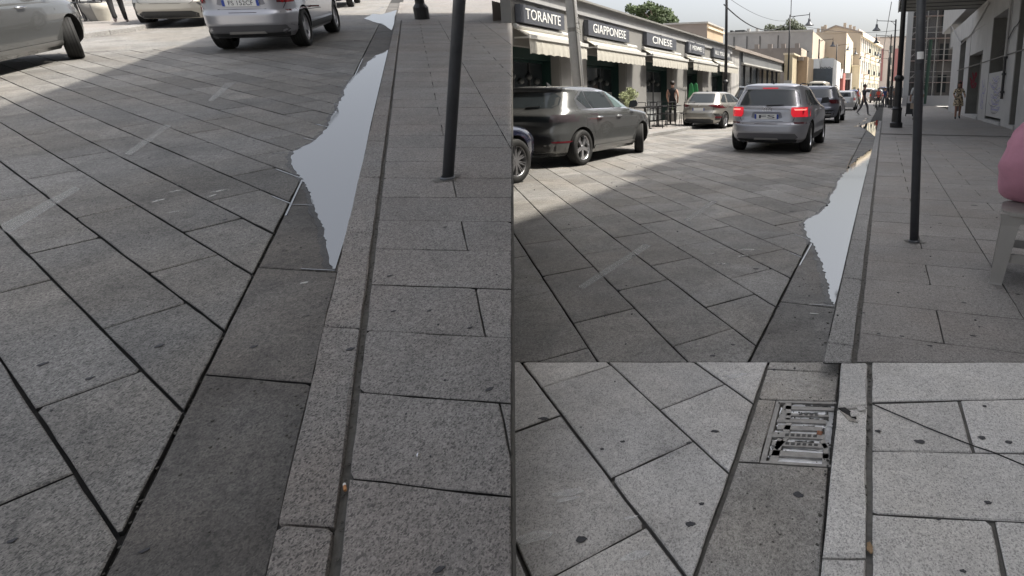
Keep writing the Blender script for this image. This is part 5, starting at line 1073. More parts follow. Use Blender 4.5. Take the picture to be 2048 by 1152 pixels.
# the silver crossover in the main street: rear axle under the photo's tyre marks
XA = (-1.45-3.25)/2
audi = suv_silver('silver crossover with lit brake lamps driving down the middle of the street', T(-2.36, 12.15, ZR, -.012, .985))
HBL = [(.20, .14, 3.92, .78), (.28, .04, 4.0, .85), (.42, .0, 4.05, .875), (.60, .02, 4.05, .885), (.72, .07, 4.02, .885), (.86, .08, 3.92, .88), (.92, .10, 3.7, .865), (.98, .17, 3.15, .83), (1.02, .21, 2.95, .80), (1.20, .36, 2.55, .72), (1.34, .47, 2.2, .65), (1.385, .42, 1.95, .62), (1.415, .52, 1.75, .57), (1.43, .9, 1.5, .42), (1.434, 1.0, 1.4, .25)]
def hatch_grey(label, M, steer=-.0, plate=''):
    b_ = paint('graphite_paint', (.115, .118, .118), .24, .5); c = Car(label, b_, HBL, M, (.72, 3.25), .325, 'hatchback_car', None, 5, steer, n=5.0)
    c.patch('rear_window', M_glass, [(1.04, -.52, .52), (1.10, -.60, .60), (1.22, -.58, .58), (1.30, -.46, .46)], 'rear', .004, cols=12)
    c.patch('spoiler', M_black, [(1.325, -.56, .56), (1.40, -.54, .54)], 'rear', .02, cols=12)
    c.patch('light_band', M_glass, [(.80, -.86, .86), (.845, -.865, .865), (.90, -.80, .80)], 'rear', .006, cols=30)
    for s in (-1, 1):
        c.patch('side_window', M_chrome, [(1.005, .78, 3.02), (1.03, .70, 2.96), (1.20, .70, 2.60), (1.36, .98, 2.14)], 'side', .003, s, 24)
        c.patch('side_window', M_glass, [(1.025, 1.20, 1.92), (1.20, 1.08, 1.86), (1.335, 1.10, 1.80)], 'side', .007, s, 12); c.patch('side_window', mat('pale_glass', (.10, .14, .14), .06, spec=.8), [(1.025, 2.06, 2.92), (1.20, 1.98, 2.56), (1.335, 1.92, 2.14)], 'side', .007, s, 12)
        c.patch('quarter_window', M_glass, [(1.03, .98, 1.14), (1.20, .76, 1.04), (1.335, 1.01, 1.06)], 'side', .007, s, 6); c.patch('pillar', M_trim, [(1.02, 1.93, 2.05), (1.335, 1.81, 1.91)], 'side', .008, s, 2)
        a, e = (.55, .872) if s > 0 else (-.872, -.55); c.patch('tail_light', mat('smoked_lens', (.06, .05, .055), .15, coat=.5), [(.80, a, e), (.84, a, e), (.93, a*1.05 if s > 0 else a, e if s > 0 else e*1.05)], 'rear', .012, cols=10); c.patch('tail_light', mat('smoked_lens', (.06, .05, .055), .15, coat=.5), [(.82, .1, .30), (.87, .12, .40), (.93, .16, .38)], 'side', .009, s, 6)
        c.mirror(2.72, 1.0, s, M_black); c.handle(1.30, .86, s); c.handle(2.08, .86, s)
        c.seam([(1.95, .36), (1.98, .9), (1.96, 1.0)], s); c.seam([(1.12, .56), (1.05, .75), (.98, 1.0)], s); c.seam([(2.88, .38), (2.9, .8), (2.82, .98)], s)
        c.patch('sill', paint('graphite_light', (.12, .12, .117), .3, .4), [(.26, 1.12, 2.85), (.30, 1.12, 2.85), (.335, 1.15, 2.82)], 'side', .012, s, 14)
        c.patch('reflector', M_dred, [(.44, min(s*.62, s*.8), max(s*.62, s*.8)), (.47, min(s*.6, s*.82), max(s*.6, s*.82))], 'rear', .006)
    c.patch('lower_bumper', M_black, [(.23, -.72, .72), (.44, -.78, .78), (.56, -.55, .55)], 'rear', .005, cols=14); c.plate(0, .52, .50, .11, plate)
    q = MB(); q.box((-.5, .5, .17), (.5, 3.5, .27)); q.build('underbody', M_well, c.root); c.fin(.9, 1.43)
    q = MB(); q.tube([c.rear(0, 1.05, .02), c.rear(.3, 1.07, .02)], [.012, .007], 6); q.build('wiper', M_trim, c.root); return c
hatch_grey('graphite grey hatchback parked in the sun, front wheels turned', T(-5.93, 8.5, ZR, -.035, .98), .42)
# beige hatchback by the restaurant
BEI = [(.22, .14, 4.15, .78), (.30, .04, 4.24, .85), (.45, .0, 4.3, .875), (.62, .02, 4.28, .88), (.74, .10, 4.2, .88), (.88, .10, 4.0, .875), (.94, .12, 3.6, .86), (.99, .20, 3.3, .82), (1.18, .42, 2.8, .73), (1.34, .62, 2.3, .64), (1.40, .66, 2.05, .60), (1.43, .85, 1.8, .48), (1.436, 1.0, 1.6, .3)]
def hatch_beige(label, M):
    b_ = paint('champagne_paint', (.36, .345, .315), .3, .6); c = Car(label, b_, BEI, M, (.80, 3.4), .32, 'hatchback_car', None, 10, n=5.0)
    c.patch('rear_window', M_glass, [(1.01, -.62, .62), (1.10, -.63, .63), (1.30, -.56, .56), (1.35, -.52, .52)], 'rear', .004, cols=12)
    for s in (-1, 1):
        c.patch('side_window', M_glass, [(1.02, .60, 2.98), (1.10, .62, 2.84), (1.30, .95, 2.36), (1.35, 1.2, 2.2)], 'side', .004, s, 24); c.patch('pillar', b_, [(1.02, 1.0, 1.14), (1.35, 1.2, 1.3)], 'side', .006, s, 2); c.patch('pillar', M_trim, [(1.02, 1.9, 2.0), (1.35, 1.8, 1.9)], 'side', .006, s, 2)
        A = [(.80, .78, .86), (.85, .60, .868), (.90, .36, .868), (.945, .55, .855)] if s > 0 else [(.80, -.86, -.78), (.85, -.868, -.60), (.90, -.868, -.36), (.945, -.855, -.55)]
        c.patch('tail_light', M_dred, A, 'rear', .01, cols=10); c.patch('tail_light', M_dred, [(.84, .1, .2), (.94, .14, .44)], 'side', .008, s, 5)
        c.patch('fog_recess', M_trim, [(.36, min(s*.66, s*.84), max(s*.66, s*.84)), (.50, min(s*.70, s*.86), max(s*.70, s*.86)), (.60, min(s*.62, s*.86), max(s*.62, s*.86))], 'rear', .006, cols=5); c.patch('reflector', M_dred, [(.42, min(s*.68, s*.82), max(s*.68, s*.82)), (.49, min(s*.68, s*.83), max(s*.68, s*.83))], 'rear', .011, cols=5)
        c.mirror(2.7, 1.0, s, b_); c.handle(1.3, .88, s, b_); c.seam([(1.95, .4), (1.97, 1.0)], s)
    c.patch('lower_bumper', M_trim, [(.235, -.58, .58), (.34, -.62, .62), (.40, -.5, .5)], 'rear', .006, cols=14); c.rseam([(-.62, .92), (-.56, .62), (-.5, .58), (.5, .58), (.56, .62), (.62, .92)])
    c.plate(0, .76, .5, .11, ''); q = MB(); q.lathe([(.045, 0), (.04, .012), (.001, .014)], 14, M=Matrix.Translation(c.rear(0, .915, .0)) @ Matrix.Rotation(math.pi/2, 4, 'X')); q.build('badge', M_chrome, c.root)
    q = MB(); q.box((-.5, .5, .19), (.5, 3.7, .29)); q.build('underbody', M_well, c.root); c.fin(.95, 1.43); return c
hatch_beige('pale champagne hatchback parked before the green boards', T(-6.38, 20.0, ZR, -.10, .93))
# dark crossover ahead
def suv_dark(label, M, name='crossover_car', col=(.20, .205, .24), pname='slate_paint'):
    b_ = paint(pname, col, .3, .6); c = Car(label, b_, SUVL, M, (.80, 3.35), .335, name, None, 5, n=5.0)
    c.patch('rear_window', M_glass2, [(1.03, -.66, .66), (1.10, -.66, .66), (1.32, -.58, .58), (1.37, -.54, .54)], 'rear', .004, cols=12)
    for s in (-1, 1):
        c.patch('side_window', M_glass, [(1.035, .62, 2.95), (1.10, .60, 2.78), (1.30, .78, 2.35), (1.37, .95, 2.18)], 'side', .004, s, 20)
        a, e = (.42, .868) if s > 0 else (-.868, -.42); c.patch('tail_light', M_dred, [(.80, a*1.4 if s > 0 else a, e if s > 0 else e*1.4), (.86, a*1.2 if s > 0 else a, e if s > 0 else e*1.2), (.96, a, e)], 'rear', .01, cols=8); c.patch('tail_light', M_dred, [(.80, .12, .25), (.96, .14, .4)], 'side', .008, s, 4); c.mirror(2.55, 1.04, s)
        q = MB(); q.tube([(s*.60, .75, 1.48), (s*.63, .85, 1.525), (s*.63, 1.9, 1.515), (s*.60, 2.0, 1.46)], .016, 6); q.build('roof_rail', M_chrome, c.root)
    c.patch('lower_bumper', M_trim, [(.25, -.75, .75), (.50, -.84, .84), (.56, -.7, .7)], 'rear', .006, cols=14); c.patch('bumper_insert', M_grwall, [(.34, -.55, .55), (.38, -.6, .6)], 'rear', .012, cols=10); c.plate(0, .62, .5, .11, ''); c.fin(.75, 1.51)
    q = MB(); q.box((-.5, .5, .2), (.5, 3.6, .3)); q.build('underbody', M_well, c.root); return c
suv_dark('dark grey crossover with roof rails right ahead of the silver one', T(-2.75, 25.2, ZR, -.01, 1.06))
suv_dark('black car parked ahead of the champagne hatchback, mostly hidden', T(-6.25, 27.5, ZR, -.05, 1.06), 'parked_car', (.03, .03, .035), 'black_car_paint')
# dark blue car at the left edge: only its front right wheel and wing show
BLL = [(.20, .14, 3.80, .78), (.28, .04, 3.92, .84), (.42, .0, 3.98, .865), (.60, .02, 3.98, .87), (.70, .07, 3.90, .87), (.78, .08, 3.75, .865), (.83, .10, 3.5, .84), (.87, .20, 3.2, .80), (.90, .46, 2.5, .69)]
c = Car('dark blue car at the edge, only its front wing and many spoked wheel showing', paint('navy_paint', (.007, .009, .026), .2, .2), BLL, T(-5.88, 3.97, ZR, -.04, .98), (.70, 3.12), .325, 'parked_car', None, 10, n=4.0, rim=mat('grey_rim', (.30, .30, .31), .35, .8))
# small cars and vans far ahead
FARL = SUVL
def far_car(label, px, pyb, Y, w, h, col, m2, name='parked_car', van=False):
    X = PY(px, 190, Y)[0]; lv = [(.24, .1, 4.0, .8), (.6, .0, 4.1, .88), (.95, .05, 3.9 if van else 3.4, .88), (1.05, .1, 3.6 if van else 2.9, .84), (1.38, .3 if not van else .06, 3.0 if van else 2.2, .70), (1.46, .5 if not van else .15, 2.8 if van else 1.8, .62), (1.5, .9, 2.4 if van else 1.4, .4)]
    lv = [(z*h/1.5, a, b_, c_*w/1.76) for z, a, b_, c_ in lv]
    c = Car(label, paint(m2, col, .35, .3), lv, T(X, Y, ZR), (.8, 3.2), .32*h/1.5 if not van else .33, name, None, 10); k = h/1.5
    c.patch('rear_window', M_glass, [(1.02*k, -.62*w/1.76, .62*w/1.76), (1.36*k, -.55*w/1.76, .55*w/1.76)], 'rear', .006, cols=6)
    for s in (-1, 1): c.patch('tail_light', M_red, [(.75*k, min(s*.66, s*.82)*w/1.76, max(s*.66, s*.82)*w/1.76), (.98*k, min(s*.66, s*.82)*w/1.76, max(s*.66, s*.82)*w/1.76)], 'rear', .01, cols=4); c.patch('side_window', M_glass, [(1.04*k, .6, 2.7), (1.34*k, .8, 2.2)], 'side', .005, s, 8)
    c.plate(0, .62*k, .5, .11, ''); return c
far_car('beige van showing its roof behind the silver crossover', 1634, 190, 47, 1.9, 2.25, (.38, .35, .29), 'beige_van_paint', 'van', True)
far_car('navy blue car beyond the dark crossover', 1706, 197, 74, 1.7, 1.75, (.02, .03, .10), 'navy_far_paint')
far_car('white van at the far crossing', 1738, 190, 92, 1.9, 2.1, (.62, .62, .62), 'white_van_paint', 'van', True)
far_car('dark small car with red lamps behind the man in the bright top', 1753, 195, 82, 1.9, 1.85, (.03, .03, .035), 'black_far_paint')
far_car('pale car half hidden ahead of the dark crossover', 1690, 197, 46, 1.7, 1.5, (.5, .5, .5), 'pale_far_paint')
far_car('dark blue van far beyond the lamp posts', 1765, 180, 120, 2.1, 2.6, (.05, .06, .11), 'blue_van_paint', 'van', True)

# cars in the rising street
suv_silver('silver crossover at the top of the rising street, seen from below its number plate', ML @ T(-2.62, 12.15, ZL, -.09, 1.0), False, 'FS 152CF', None, .80)
hatch_grey('grey hatchback at the top left corner with its front wheels turned', ML @ T(-5.90, 9.45, ZL, -.04, .97), .42)
hatch_beige('champagne hatchback beyond the grey one at the top of the rising street', ML @ T(-5.35, 18.1, ZL, -.10, .95))
suv_dark('dark crossover cut off at the top, ahead of the silver one in the rising street', ML @ T(-2.95, 24.5, ZL, -.01, 1.06))
# ================================================================== PEOPLE
def person(label, M, h=1.72, stride=.0, arms=(0, 0), top=(.3, .3, .3), legs=(.05, .05, .06), shoes=(.1, .1, .1), bare_legs=False, bare_arms=True, hair=None, hair_len=.0, fat=1.0, skin=None, turn=0.0, topm=None, female=False):
    """standing or walking figure facing +y: one skinned body, coloured by its nearest limb; hair (and skirt) are children"""
    t = thing('person', label, 'person', M); k = h/1.75; S = stride
    sw = .17 if female else .195; lz = -.02*abs(S)*3
    J = dict(pel=(0, 0, .96+lz), wai=(0, .01, 1.12+lz), che=(0, .0, 1.32+lz), nek=(0, .01, 1.47+lz), hd0=(0, .03, 1.56+lz), hd1=(0, .035, 1.66+lz), hd2=(0, .03, 1.735+lz))
    for s, sg in (('l', -1), ('r', 1)):
        st = S*sg; arm = arms[0] if sg < 0 else arms[1]
        J['sh'+s] = (sg*sw, -.01, 1.41+lz); J['el'+s] = (sg*(sw+.06), -.05-st*.3+arm*.12, 1.15+lz+arm*.02); J['wr'+s] = (sg*(sw+.045), .03-st*.55+arm*.34, .93+lz+arm*.20); J['ha'+s] = (sg*(sw+.03), .06-st*.62+arm*.42, .84+lz+arm*.26)
        J['fi'+s] = (sg*(sw+.025), .09-st*.66+arm*.47, .77+lz+arm*.29)
        J['hi'+s] = (sg*.09, 0, .92+lz); J['kn'+s] = (sg*.095, .05+st*.42, .50+lz*.5+abs(min(st, 0))*.06); J['an'+s] = (sg*.095, -.04+st*.85, .085+max(0, -st)*.28); J['to'+s] = (sg*.11, .13+st*.85, .03+max(0, -st)*.10)
    R = dict(pel=(.155*fat, .115*fat), wai=(.135*fat, .10*fat), che=(.16*fat, .115*fat), nek=(.055, .055), hd0=(.062, .068), hd1=(.078, .092), hd2=(.055, .065))
    for s in 'lr': R.update({'sh'+s: (.065, .065), 'el'+s: (.045, .045), 'wr'+s: (.030, .034), 'ha'+s: (.024, .042), 'fi'+s: (.016, .03), 'hi'+s: (.10*fat, .10*fat), 'kn'+s: (.062, .062), 'an'+s: (.042, .045), 'to'+s: (.04, .03)})
    E_ = [('pel', 'wai', 'top'), ('wai', 'che', 'top'), ('che', 'nek', 'top'), ('nek', 'hd0', 'skin'), ('hd0', 'hd1', 'skin'), ('hd1', 'hd2', 'skin')]
    for s in 'lr': E_ += [('che', 'sh'+s, 'top'), ('sh'+s, 'el'+s, 'arm1'), ('el'+s, 'wr'+s, 'arm2'), ('wr'+s, 'ha'+s, 'skin'), ('ha'+s, 'fi'+s, 'skin'), ('pel', 'hi'+s, 'legs'), ('hi'+s, 'kn'+s, 'legs'), ('kn'+s, 'an'+s, 'shin'), ('an'+s, 'to'+s, 'shoe')]
    keys = list(J); me = bpy.data.meshes.new('body'); me.from_pydata([tuple(c*k for c in J[j]) for j in keys], [(keys.index(a), keys.index(b_)) for a, b_, _ in E_], [])
    o = bpy.data.objects.new('tmp', me); COL.objects.link(o); md = o.modifiers.new('s', 'SKIN'); md.use_smooth_shade = True; md.branch_smoothing = .6
    for i, j in enumerate(keys): sv = me.skin_vertices[0].data[i]; sv.radius = (R[j][0]*k, R[j][1]*k); sv.use_root = (j == 'pel')
    su = o.modifiers.new('u', 'SUBSURF'); su.levels = 2; su.render_levels = 2
    m2 = bpy.data.meshes.new_from_object(o.evaluated_get(bpy.context.evaluated_depsgraph_get())); bpy.data.objects.remove(o); m2.name = 'body'
    sk = mat('skin' if not skin else 'skin_%d' % int(skin[0]*1000), skin or (.42, .24, .17), .6)
    def cm(n, c): return mat('cloth_%s' % '_'.join(str(int(x*1000)) for x in c), c, .85, noise=.15, nscale=14)
    tm = topm or cm('t', top); lm = cm('l', legs); shm = cm('s', shoes)
    ms = {'top': tm, 'skin': sk, 'arm1': sk if bare_arms is True else tm, 'arm2': sk if bare_arms else tm, 'legs': sk if bare_legs else lm, 'shin': sk if bare_legs else lm, 'shoe': shm}
    if bare_arms == 'short': ms['arm1'] = tm; ms['arm2'] = sk
    ul = []; [ul.append(m) for m in ms.values() if m not in ul]; m2.materials.clear(); [m2.materials.append(m) for m in ul]
    segs = [(Vector(J[a])*k, Vector(J[b_])*k, ul.index(ms[c])) for a, b_, c in E_]; mi = []
    for p in m2.polygons:
        c = p.center; best = (9, 0)
        for a, b_, m in segs:
            ab = b_-a; tt = max(0, min(1, (c-a).dot(ab)/ab.length_squared)); d = (c-(a+ab*tt)).length
            if d < best[0]: best = (d, m)
        mi.append(best[1])
    m2.polygons.foreach_set('material_index', mi); m2.polygons.foreach_set('use_smooth', [True]*len(mi)); link('body', m2, t)
    # face: nose, eyes; hair cap
    hz = (1.655+lz)*k; q = MB(); q.add([(-.016*k, .105*k, hz-.03*k), (.016*k, .105*k, hz-.03*k), (0, .145*k, hz-.03*k), (0, .11*k, hz+.03*k)], [(0, 2, 1), (0, 3, 2), (1, 2, 3)]); q.build('nose', sk, t)
    for s in (-1, 1): q = MB(); q.box((s*.034*k-.013*k, .106*k, hz+.014*k), (s*.034*k+.013*k, .116*k, hz+.026*k)); q.build('eye', M_hair, t); q = MB(); q.box((s*.088*k-.008, .0, hz-.03*k), (s*.088*k+.008, .045*k, hz+.03*k)); q.build('ear', sk, t)
    q = MB(); q.box((-.025*k, .104*k, hz-.062*k), (.025*k, .112*k, hz-.054*k)); q.build('mouth', mat('lips', (.25, .08, .07), .6), t)
    if hair is not None:
        bm = bmesh.new(); bmesh.ops.create_uvsphere(bm, u_segments=16, v_segments=10, radius=1)
        bmesh.ops.delete(bm, geom=[v for v in bm.verts if v.co.z < -.05 and v.co.y > -.1] if not hair_len else [v for v in bm.verts if v.co.z < .0 and v.co.y > .2], context='VERTS')
        for v in bm.verts:
            x_, y_, z_ = v.co; v.co = Vector((x_*.098*k, (.018+y_*.112)*k, hz+.02*k+(z_*.10 if z_ > 0 else z_*(.09+hair_len))*k))
        hm = bpy.data.meshes.new('hair'); bm.to_mesh(hm); bm.free(); hm.materials.append(hair); hm.polygons.foreach_set('use_smooth', [True]*len(hm.polygons)); link('hair', hm, t)
    t['h'] = h; return t, k
def at_px(px, py, z=0.0): x, y = G(px, py, z); return x, y
def skirt(t, k, m, z0, z1, r0, r1, name='skirt'):
    q = MB(); n = 20; q.lathe([(r0*k, z0*k), ((r0*.6+r1*.4)*k, (z0*.5+z1*.5)*k), (r1*k, z1*k)], n, M=Matrix.Scale(.78, 4, (0, 1, 0))); return q.build(name, m, t, True)
# leopard print
lp_ = bpy.data.materials.new('leopard_print'); lp_.use_nodes = True; nt = lp_.node_tree; v = nt.nodes.new('ShaderNodeTexVoronoi'); v.inputs['Scale'].default_value = 15; r = nt.nodes.new('ShaderNodeValToRGB'); r.color_ramp.elements[0].color = (.02, .015, .01, 1); r.color_ramp.elements[1].color = (.50, .40, .27, 1); r.color_ramp.elements[0].position = .42; r.color_ramp.elements[1].position = .52
tc = nt.nodes.new('ShaderNodeTexCoord'); nt.links.new(tc.outputs['Object'], v.inputs['Vector']); nt.links.new(v.outputs['Distance'], r.inputs[0]); nt.links.new(r.outputs[0], nt.nodes['Principled BSDF'].inputs['Base Color'])
x, y = at_px(1914, 238); t, k = person('woman with long dark hair in a leopard print dress walking towards the camera', T(x, y, 0, math.pi), 1.74, .16, (.9, .8), bare_legs=True, hair=M_hair, hair_len=.30, topm=lp_, bare_arms='short', skin=(.30, .17, .12), shoes=(.02, .02, .02), female=True)
skirt(t, k, lp_, .80, 1.12, .225, .155, 'dress_skirt'); skirt(t, k, lp_, .62, .80, .235, .225, 'dress_hem')
x, y = at_px(1726, 231.5, ZR); person('man in a black top and patterned trousers striding across the gutter', T(x, y, ZR, -1.15), 1.80, .34, (.1, .1), top=(.03, .03, .033), legs=(.085, .08, .085), shoes=(.45, .45, .45), hair=M_hair, bare_arms='short')
x, y = PY(1352, 247, 22.0)[0], 21.6; person('woman in a sleeveless black outfit walking along the restaurant front, hair tied up', T(x, y, .02, .25), 1.66, .14, (.3, .3), top=(.012, .012, .014), legs=(.012, .012, .014), shoes=(.55, .5, .47), hair=M_hair, female=True, skin=(.46, .27, .20))
def far_person(label, px, Y, h, face, stride, top, legs, **kw): X = PY(px, 190, Y)[0]; return person(label, T(X, Y, kw.pop('z', ZR), face), h, stride, (.2, .2), top=top, legs=legs, hair=M_hair, **kw)
far_person('person in a red top and khaki trousers beyond the striding man', 1716, 58, 1.75, -1.2, .3, (.50, .04, .05), (.22, .19, .13))
far_person('person in a bright orange red top and dark trousers at the far kerb', 1757, 52, 1.72, 3.0, .05, (.65, .09, .06), (.03, .03, .035), female=True)
far_person('person in dark blue by the barriers at the far kerb', 1770, 55, 1.78, 2.8, .05, (.02, .04, .12), (.08, .08, .09))
far_person('person in a brown top beyond the farther lamp post', 1790, 55, 1.7, 3.0, .05, (.20, .11, .08), (.10, .09, .08), z=0)
px_, py_ = PY(1834, 195, 28.5)[0], 28.5; tt, k = person('person in a white top and patterned shorts half hidden behind the sign pole', T(px_, py_, 0, .2), 1.78, .08, (.2, .1), top=(.6, .6, .6), legs=(.12, .12, .12), shoes=(.05, .05, .05), hair=M_hair, bare_arms='short', skin=(.33, .19, .13))
x, y = PY(1820, 204, 33.0)[0], 33.0; tr = thing('shopping_trolley', 'dark wheeled shopping trolley bag beside the person behind the pole', 'trolley', T(x, y, 0))
q = MB(); q.box((-.17, -.12, .12), (.17, .12, .70)); q.build('bag', M_trim, tr); q = MB(); q.tube([(-.14, .14, .1), (-.14, .17, 1.0), (.14, .17, 1.0), (.14, .14, .1)], .012, 6); q.build('handle', M_black, tr)
for s in (-.17, .17): q = MB(); q.tube([(s-.02, .1, .08), (s+.02, .1, .08)], .08, 14); q.build('wheel', M_tyre, tr)
x, y = PY(1825.5, 214, 28.2)[0], 28.2; hb = thing('handbag', 'small beige handbag carried at the side of the person behind the pole', 'bag', T(x, y, .52)); q = MB(); q.prism([(-.10, -.05), (.10, -.05), (.10, .05), (-.10, .05)], 0, .24); q.build('bag', mat('bag_beige', (.38, .30, .23), .7), hb); q = MB(); q.tube([(-.08, 0, .24), (-.05, 0, .45), (.05, 0, .45), (.08, 0, .24)], .01, 5); q.build('strap', MATS['bag_beige'], hb)
# barriers at the far kerb
for i, (px, Y) in enumerate([(1771, 46), (1766, 50)]):
    X = PY(px, 200, Y)[0]; t = thing('crowd_barrier', ['dark metal barrier beside the lamp posts at the far kerb', 'second dark metal barrier just beyond the first at the far kerb'][i], 'barrier', T(X, Y, ZR+.07*(X > -.2), .15)); q = MB(); q.tube([(-.7, 0, .2), (-.7, 0, 1.05), (.7, 0, 1.05), (.7, 0, .2), (-.7, 0, .2)], .025, 6); q.build('rail', M_trim, t)
    for s in (-.55, .55): q = MB(); q.tube([(s, -.35, .0), (s, 0, .22), (s, .35, .0)], .025, 6); q.build('foot', M_trim, t)
    for k_ in range(8): q = MB(); q.tube([(-.6+.17*k_, 0, .2), (-.6+.17*k_, 0, 1.05)], .012, 5); q.build('upright', M_trim, t)
# trousered legs at the top of the rising street: a whole figure, cut by the picture's upper edge
p = PLY(254, 33, 19.6); person('person in black trousers walking beyond the champagne hatchback, only the legs in view', ML @ T(p[0], 19.2, .03, .3), 1.68, .18, (.2, .2), top=(.012, .012, .014), legs=(.012, .012, .014), shoes=(.5, .42, .42), hair=M_hair)
x, y = GL(1012, 9, 0); person('walker whose dark shoe shows at the top edge of the pavement, past the leaning pole', ML @ T(x+.10, y, 0, math.pi), 1.70, .1, (.2, .2), top=(.3, .25, .2), legs=(.05, .05, .05), shoes=(.03, .03, .03), hair=M_hair)

# seated person in pink at the right edge, on a plastic stool
nf = G(1990, 567); sx_, sy_ = nf[0]+.2815, nf[1]+.19
print('STOOL', sx_, sy_, PY(2010, 420, sy_-.2), PY(2035, 240, sy_), PY(1985, 390, sy_))
seat = thing('stool', 'grey plastic stool with splayed legs under the person in pink', 'stool', T(sx_, sy_, 0, -.19))
M_pl = mat('stool_plastic', (.27, .255, .235), .45, noise=.10, nscale=10)
def leg4(sx, sy):
    q = MB(); vs_ = []
    for z, o_, w in ((.0, .24, .040), (.012, .238, .036), (.38, .19, .05), (.455, .175, .075)):
        cx_, cy_ = sx*o_, sy*o_; vs_ += [(cx_-w, cy_-w*.6, z), (cx_+w, cy_-w*.6, z), (cx_+w, cy_+w*.6, z), (cx_-w, cy_+w*.6, z)]
    q.add(vs_, [(3, 2, 1, 0), (12, 13, 14, 15)]+[(i*4+k, i*4+(k+1) % 4, (i+1)*4+(k+1) % 4, (i+1)*4+k) for i in range(3) for k in range(4)]); return q.build('leg', M_pl, seat)
for a in (-1, 1):
    for c_ in (-1, 1): leg4(a, c_)
for y_ in (-1, 1):
    q = MB(); q.box((-.21, y_*.215-.014, .145), (.21, y_*.215+.014, .20)); q.build('crossbar', M_pl, seat); q = MB(); q.box((-.19, y_*.20-.018, .395), (.19, y_*.20+.018, .45)); q.build('apron', M_pl, seat)
    q = MB(); q.box((y_*.215-.014, -.22, .145), (y_*.215+.014, .22, .20)); q.build('crossbar', M_pl, seat)
q = MB(); ps = [(.25*math.copysign(abs(math.cos(a))**.5, math.cos(a)), .25*math.copysign(abs(math.sin(a))**.5, math.sin(a))) for a in [2*math.pi*j/28 for j in range(28)]]; q.prism(ps, .445, .47); q.build('seat', M_pl, seat)
pk = thing('person', 'seated person in a pink shirt at the right edge, pale hair, facing the street ahead', 'person', T(sx_, sy_, -.005, -.30))
J = dict(pel=(0, 0, .62), wai=(0, .0, .76), che=(0, .03, .92), nek=(.01, .08, 1.08), hd0=(.01, .12, 1.16), hd1=(.01, .15, 1.27), hd2=(.01, .14, 1.35))
R_ = dict(pel=(.25, .21), wai=(.262, .205), che=(.24, .19), nek=(.07, .07), hd0=(.07, .08), hd1=(.085, .10), hd2=(.06, .07))
for s, sg in (('l', -1), ('r', 1)):
    J.update({'sh'+s: (sg*.10, .05, .975), 'el'+s: (sg*.09, .24, .84), 'wr'+s: (sg*.07, .40, .74), 'ha'+s: (sg*.05, .46, .72), 'hi'+s: (sg*.10, .14, .57), 'kn'+s: (sg*.13+.12, .46, .54), 'an'+s: (sg*.12+.16, .50, .09), 'to'+s: (sg*.13+.18, .66, .03)})
    R_.update({'sh'+s: (.09, .09), 'el'+s: (.06, .06), 'wr'+s: (.036, .036), 'ha'+s: (.03, .045), 'hi'+s: (.13, .13), 'kn'+s: (.08, .08), 'an'+s: (.05, .05), 'to'+s: (.05, .035)})
ee = [('pel', 'wai', 0), ('wai', 'che', 0), ('che', 'nek', 0), ('nek', 'hd0', 1), ('hd0', 'hd1', 1), ('hd1', 'hd2', 1)]
for s in 'lr': ee += [('che', 'sh'+s, 0), ('sh'+s, 'el'+s, 0), ('el'+s, 'wr'+s, 1), ('wr'+s, 'ha'+s, 1), ('pel', 'hi'+s, 0), ('hi'+s, 'kn'+s, 0), ('kn'+s, 'an'+s, 2), ('an'+s, 'to'+s, 3)]
ks = list(J); me = bpy.data.meshes.new('body'); me.from_pydata([J[j] for j in ks], [(ks.index(a), ks.index(b_)) for a, b_, _ in ee], [])
o = bpy.data.objects.new('tmp', me); COL.objects.link(o); md = o.modifiers.new('s', 'SKIN'); md.branch_smoothing = .7
for i, j in enumerate(ks): sv = me.skin_vertices[0].data[i]; sv.radius = R_[j]; sv.use_root = (j == 'pel')
su = o.modifiers.new('u', 'SUBSURF'); su.levels = 3; su.render_levels = 3
m2 = bpy.data.meshes.new_from_object(o.evaluated_get(bpy.context.evaluated_depsgraph_get())); bpy.data.objects.remove(o); m2.name = 'body'
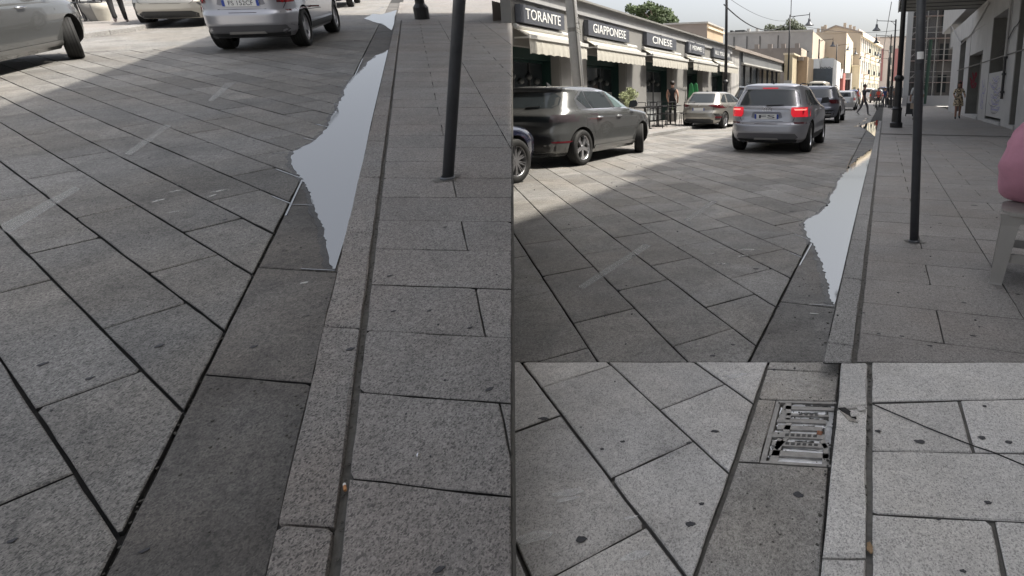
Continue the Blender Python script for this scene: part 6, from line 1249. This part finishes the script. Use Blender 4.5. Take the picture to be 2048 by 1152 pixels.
M_pinkc = mat('pink_cloth', (.50, .235, .31), .92, noise=.10, nscale=14, bump=.25)
m2.materials.clear(); [m2.materials.append(m) for m in (M_pinkc, M_skin, mat('denim', (.10, .12, .18), .9), M_trim)]
mi = []
for p in m2.polygons:
    c = p.center; best = (9, 0)
    for a, b_, m in ee:
        A, B_ = Vector(J[a]), Vector(J[b_]); ab = B_-A; tt = max(0, min(1, (c-A).dot(ab)/ab.length_squared)); d = (c-(A+ab*tt)).length
        if d < best[0]: best = (d, m)
    mi.append(best[1])
for v in m2.vertices:      # soft rolls of cloth across the back
    if v.co.z > .5 and v.co.z < 1.05 and v.co.y < .12: f_ = 1+.030*math.sin(v.co.z*36+v.co.y*9)+.014*math.sin(v.co.z*83+v.co.x*17)+.010*math.sin(v.co.x*60+v.co.z*22); v.co.x *= f_; v.co.y *= f_
for v in m2.vertices:      # heavy seated torso: widest just above the seat
    if v.co.z < 1.06 and v.co.y < .2: v.co.x *= float(np.interp(v.co.z, [.45, .50, .56, .66, .80, .92, 1.02], [1.55, 1.30, 1.14, 1.03, .96, .86, .80]))
wt = sx_-PY(1986, 390, sy_)[0]; wm = -min(v.co.x for v in m2.vertices if .5 < v.co.z < .75 and v.co.y < .15); kx_ = wt/wm
print('PINK', wt, wm)
for v in m2.vertices: v.co.x *= kx_; v.co.y *= min(kx_, 1.15)
m2.polygons.foreach_set('material_index', mi); m2.polygons.foreach_set('use_smooth', [True]*len(mi)); link('body', m2, pk)
bm = bmesh.new(); bmesh.ops.create_uvsphere(bm, u_segments=20, v_segments=14, radius=1)
for v in bm.verts:
    x_, y_, z_ = v.co; v.co = Vector((-.05+x_*(.11 if z_ > 0 else .125)+.012*math.sin(z_*17+y_*9), .10+y_*.12-(.06 if z_ < 0 else 0)*abs(z_), 1.28+z_*(.10 if z_ > 0 else .26)))
hm = bpy.data.meshes.new('hair'); bm.to_mesh(hm); bm.free(); hm.materials.append(M_blond); hm.polygons.foreach_set('use_smooth', [True]*len(hm.polygons)); link('hair', hm, pk)
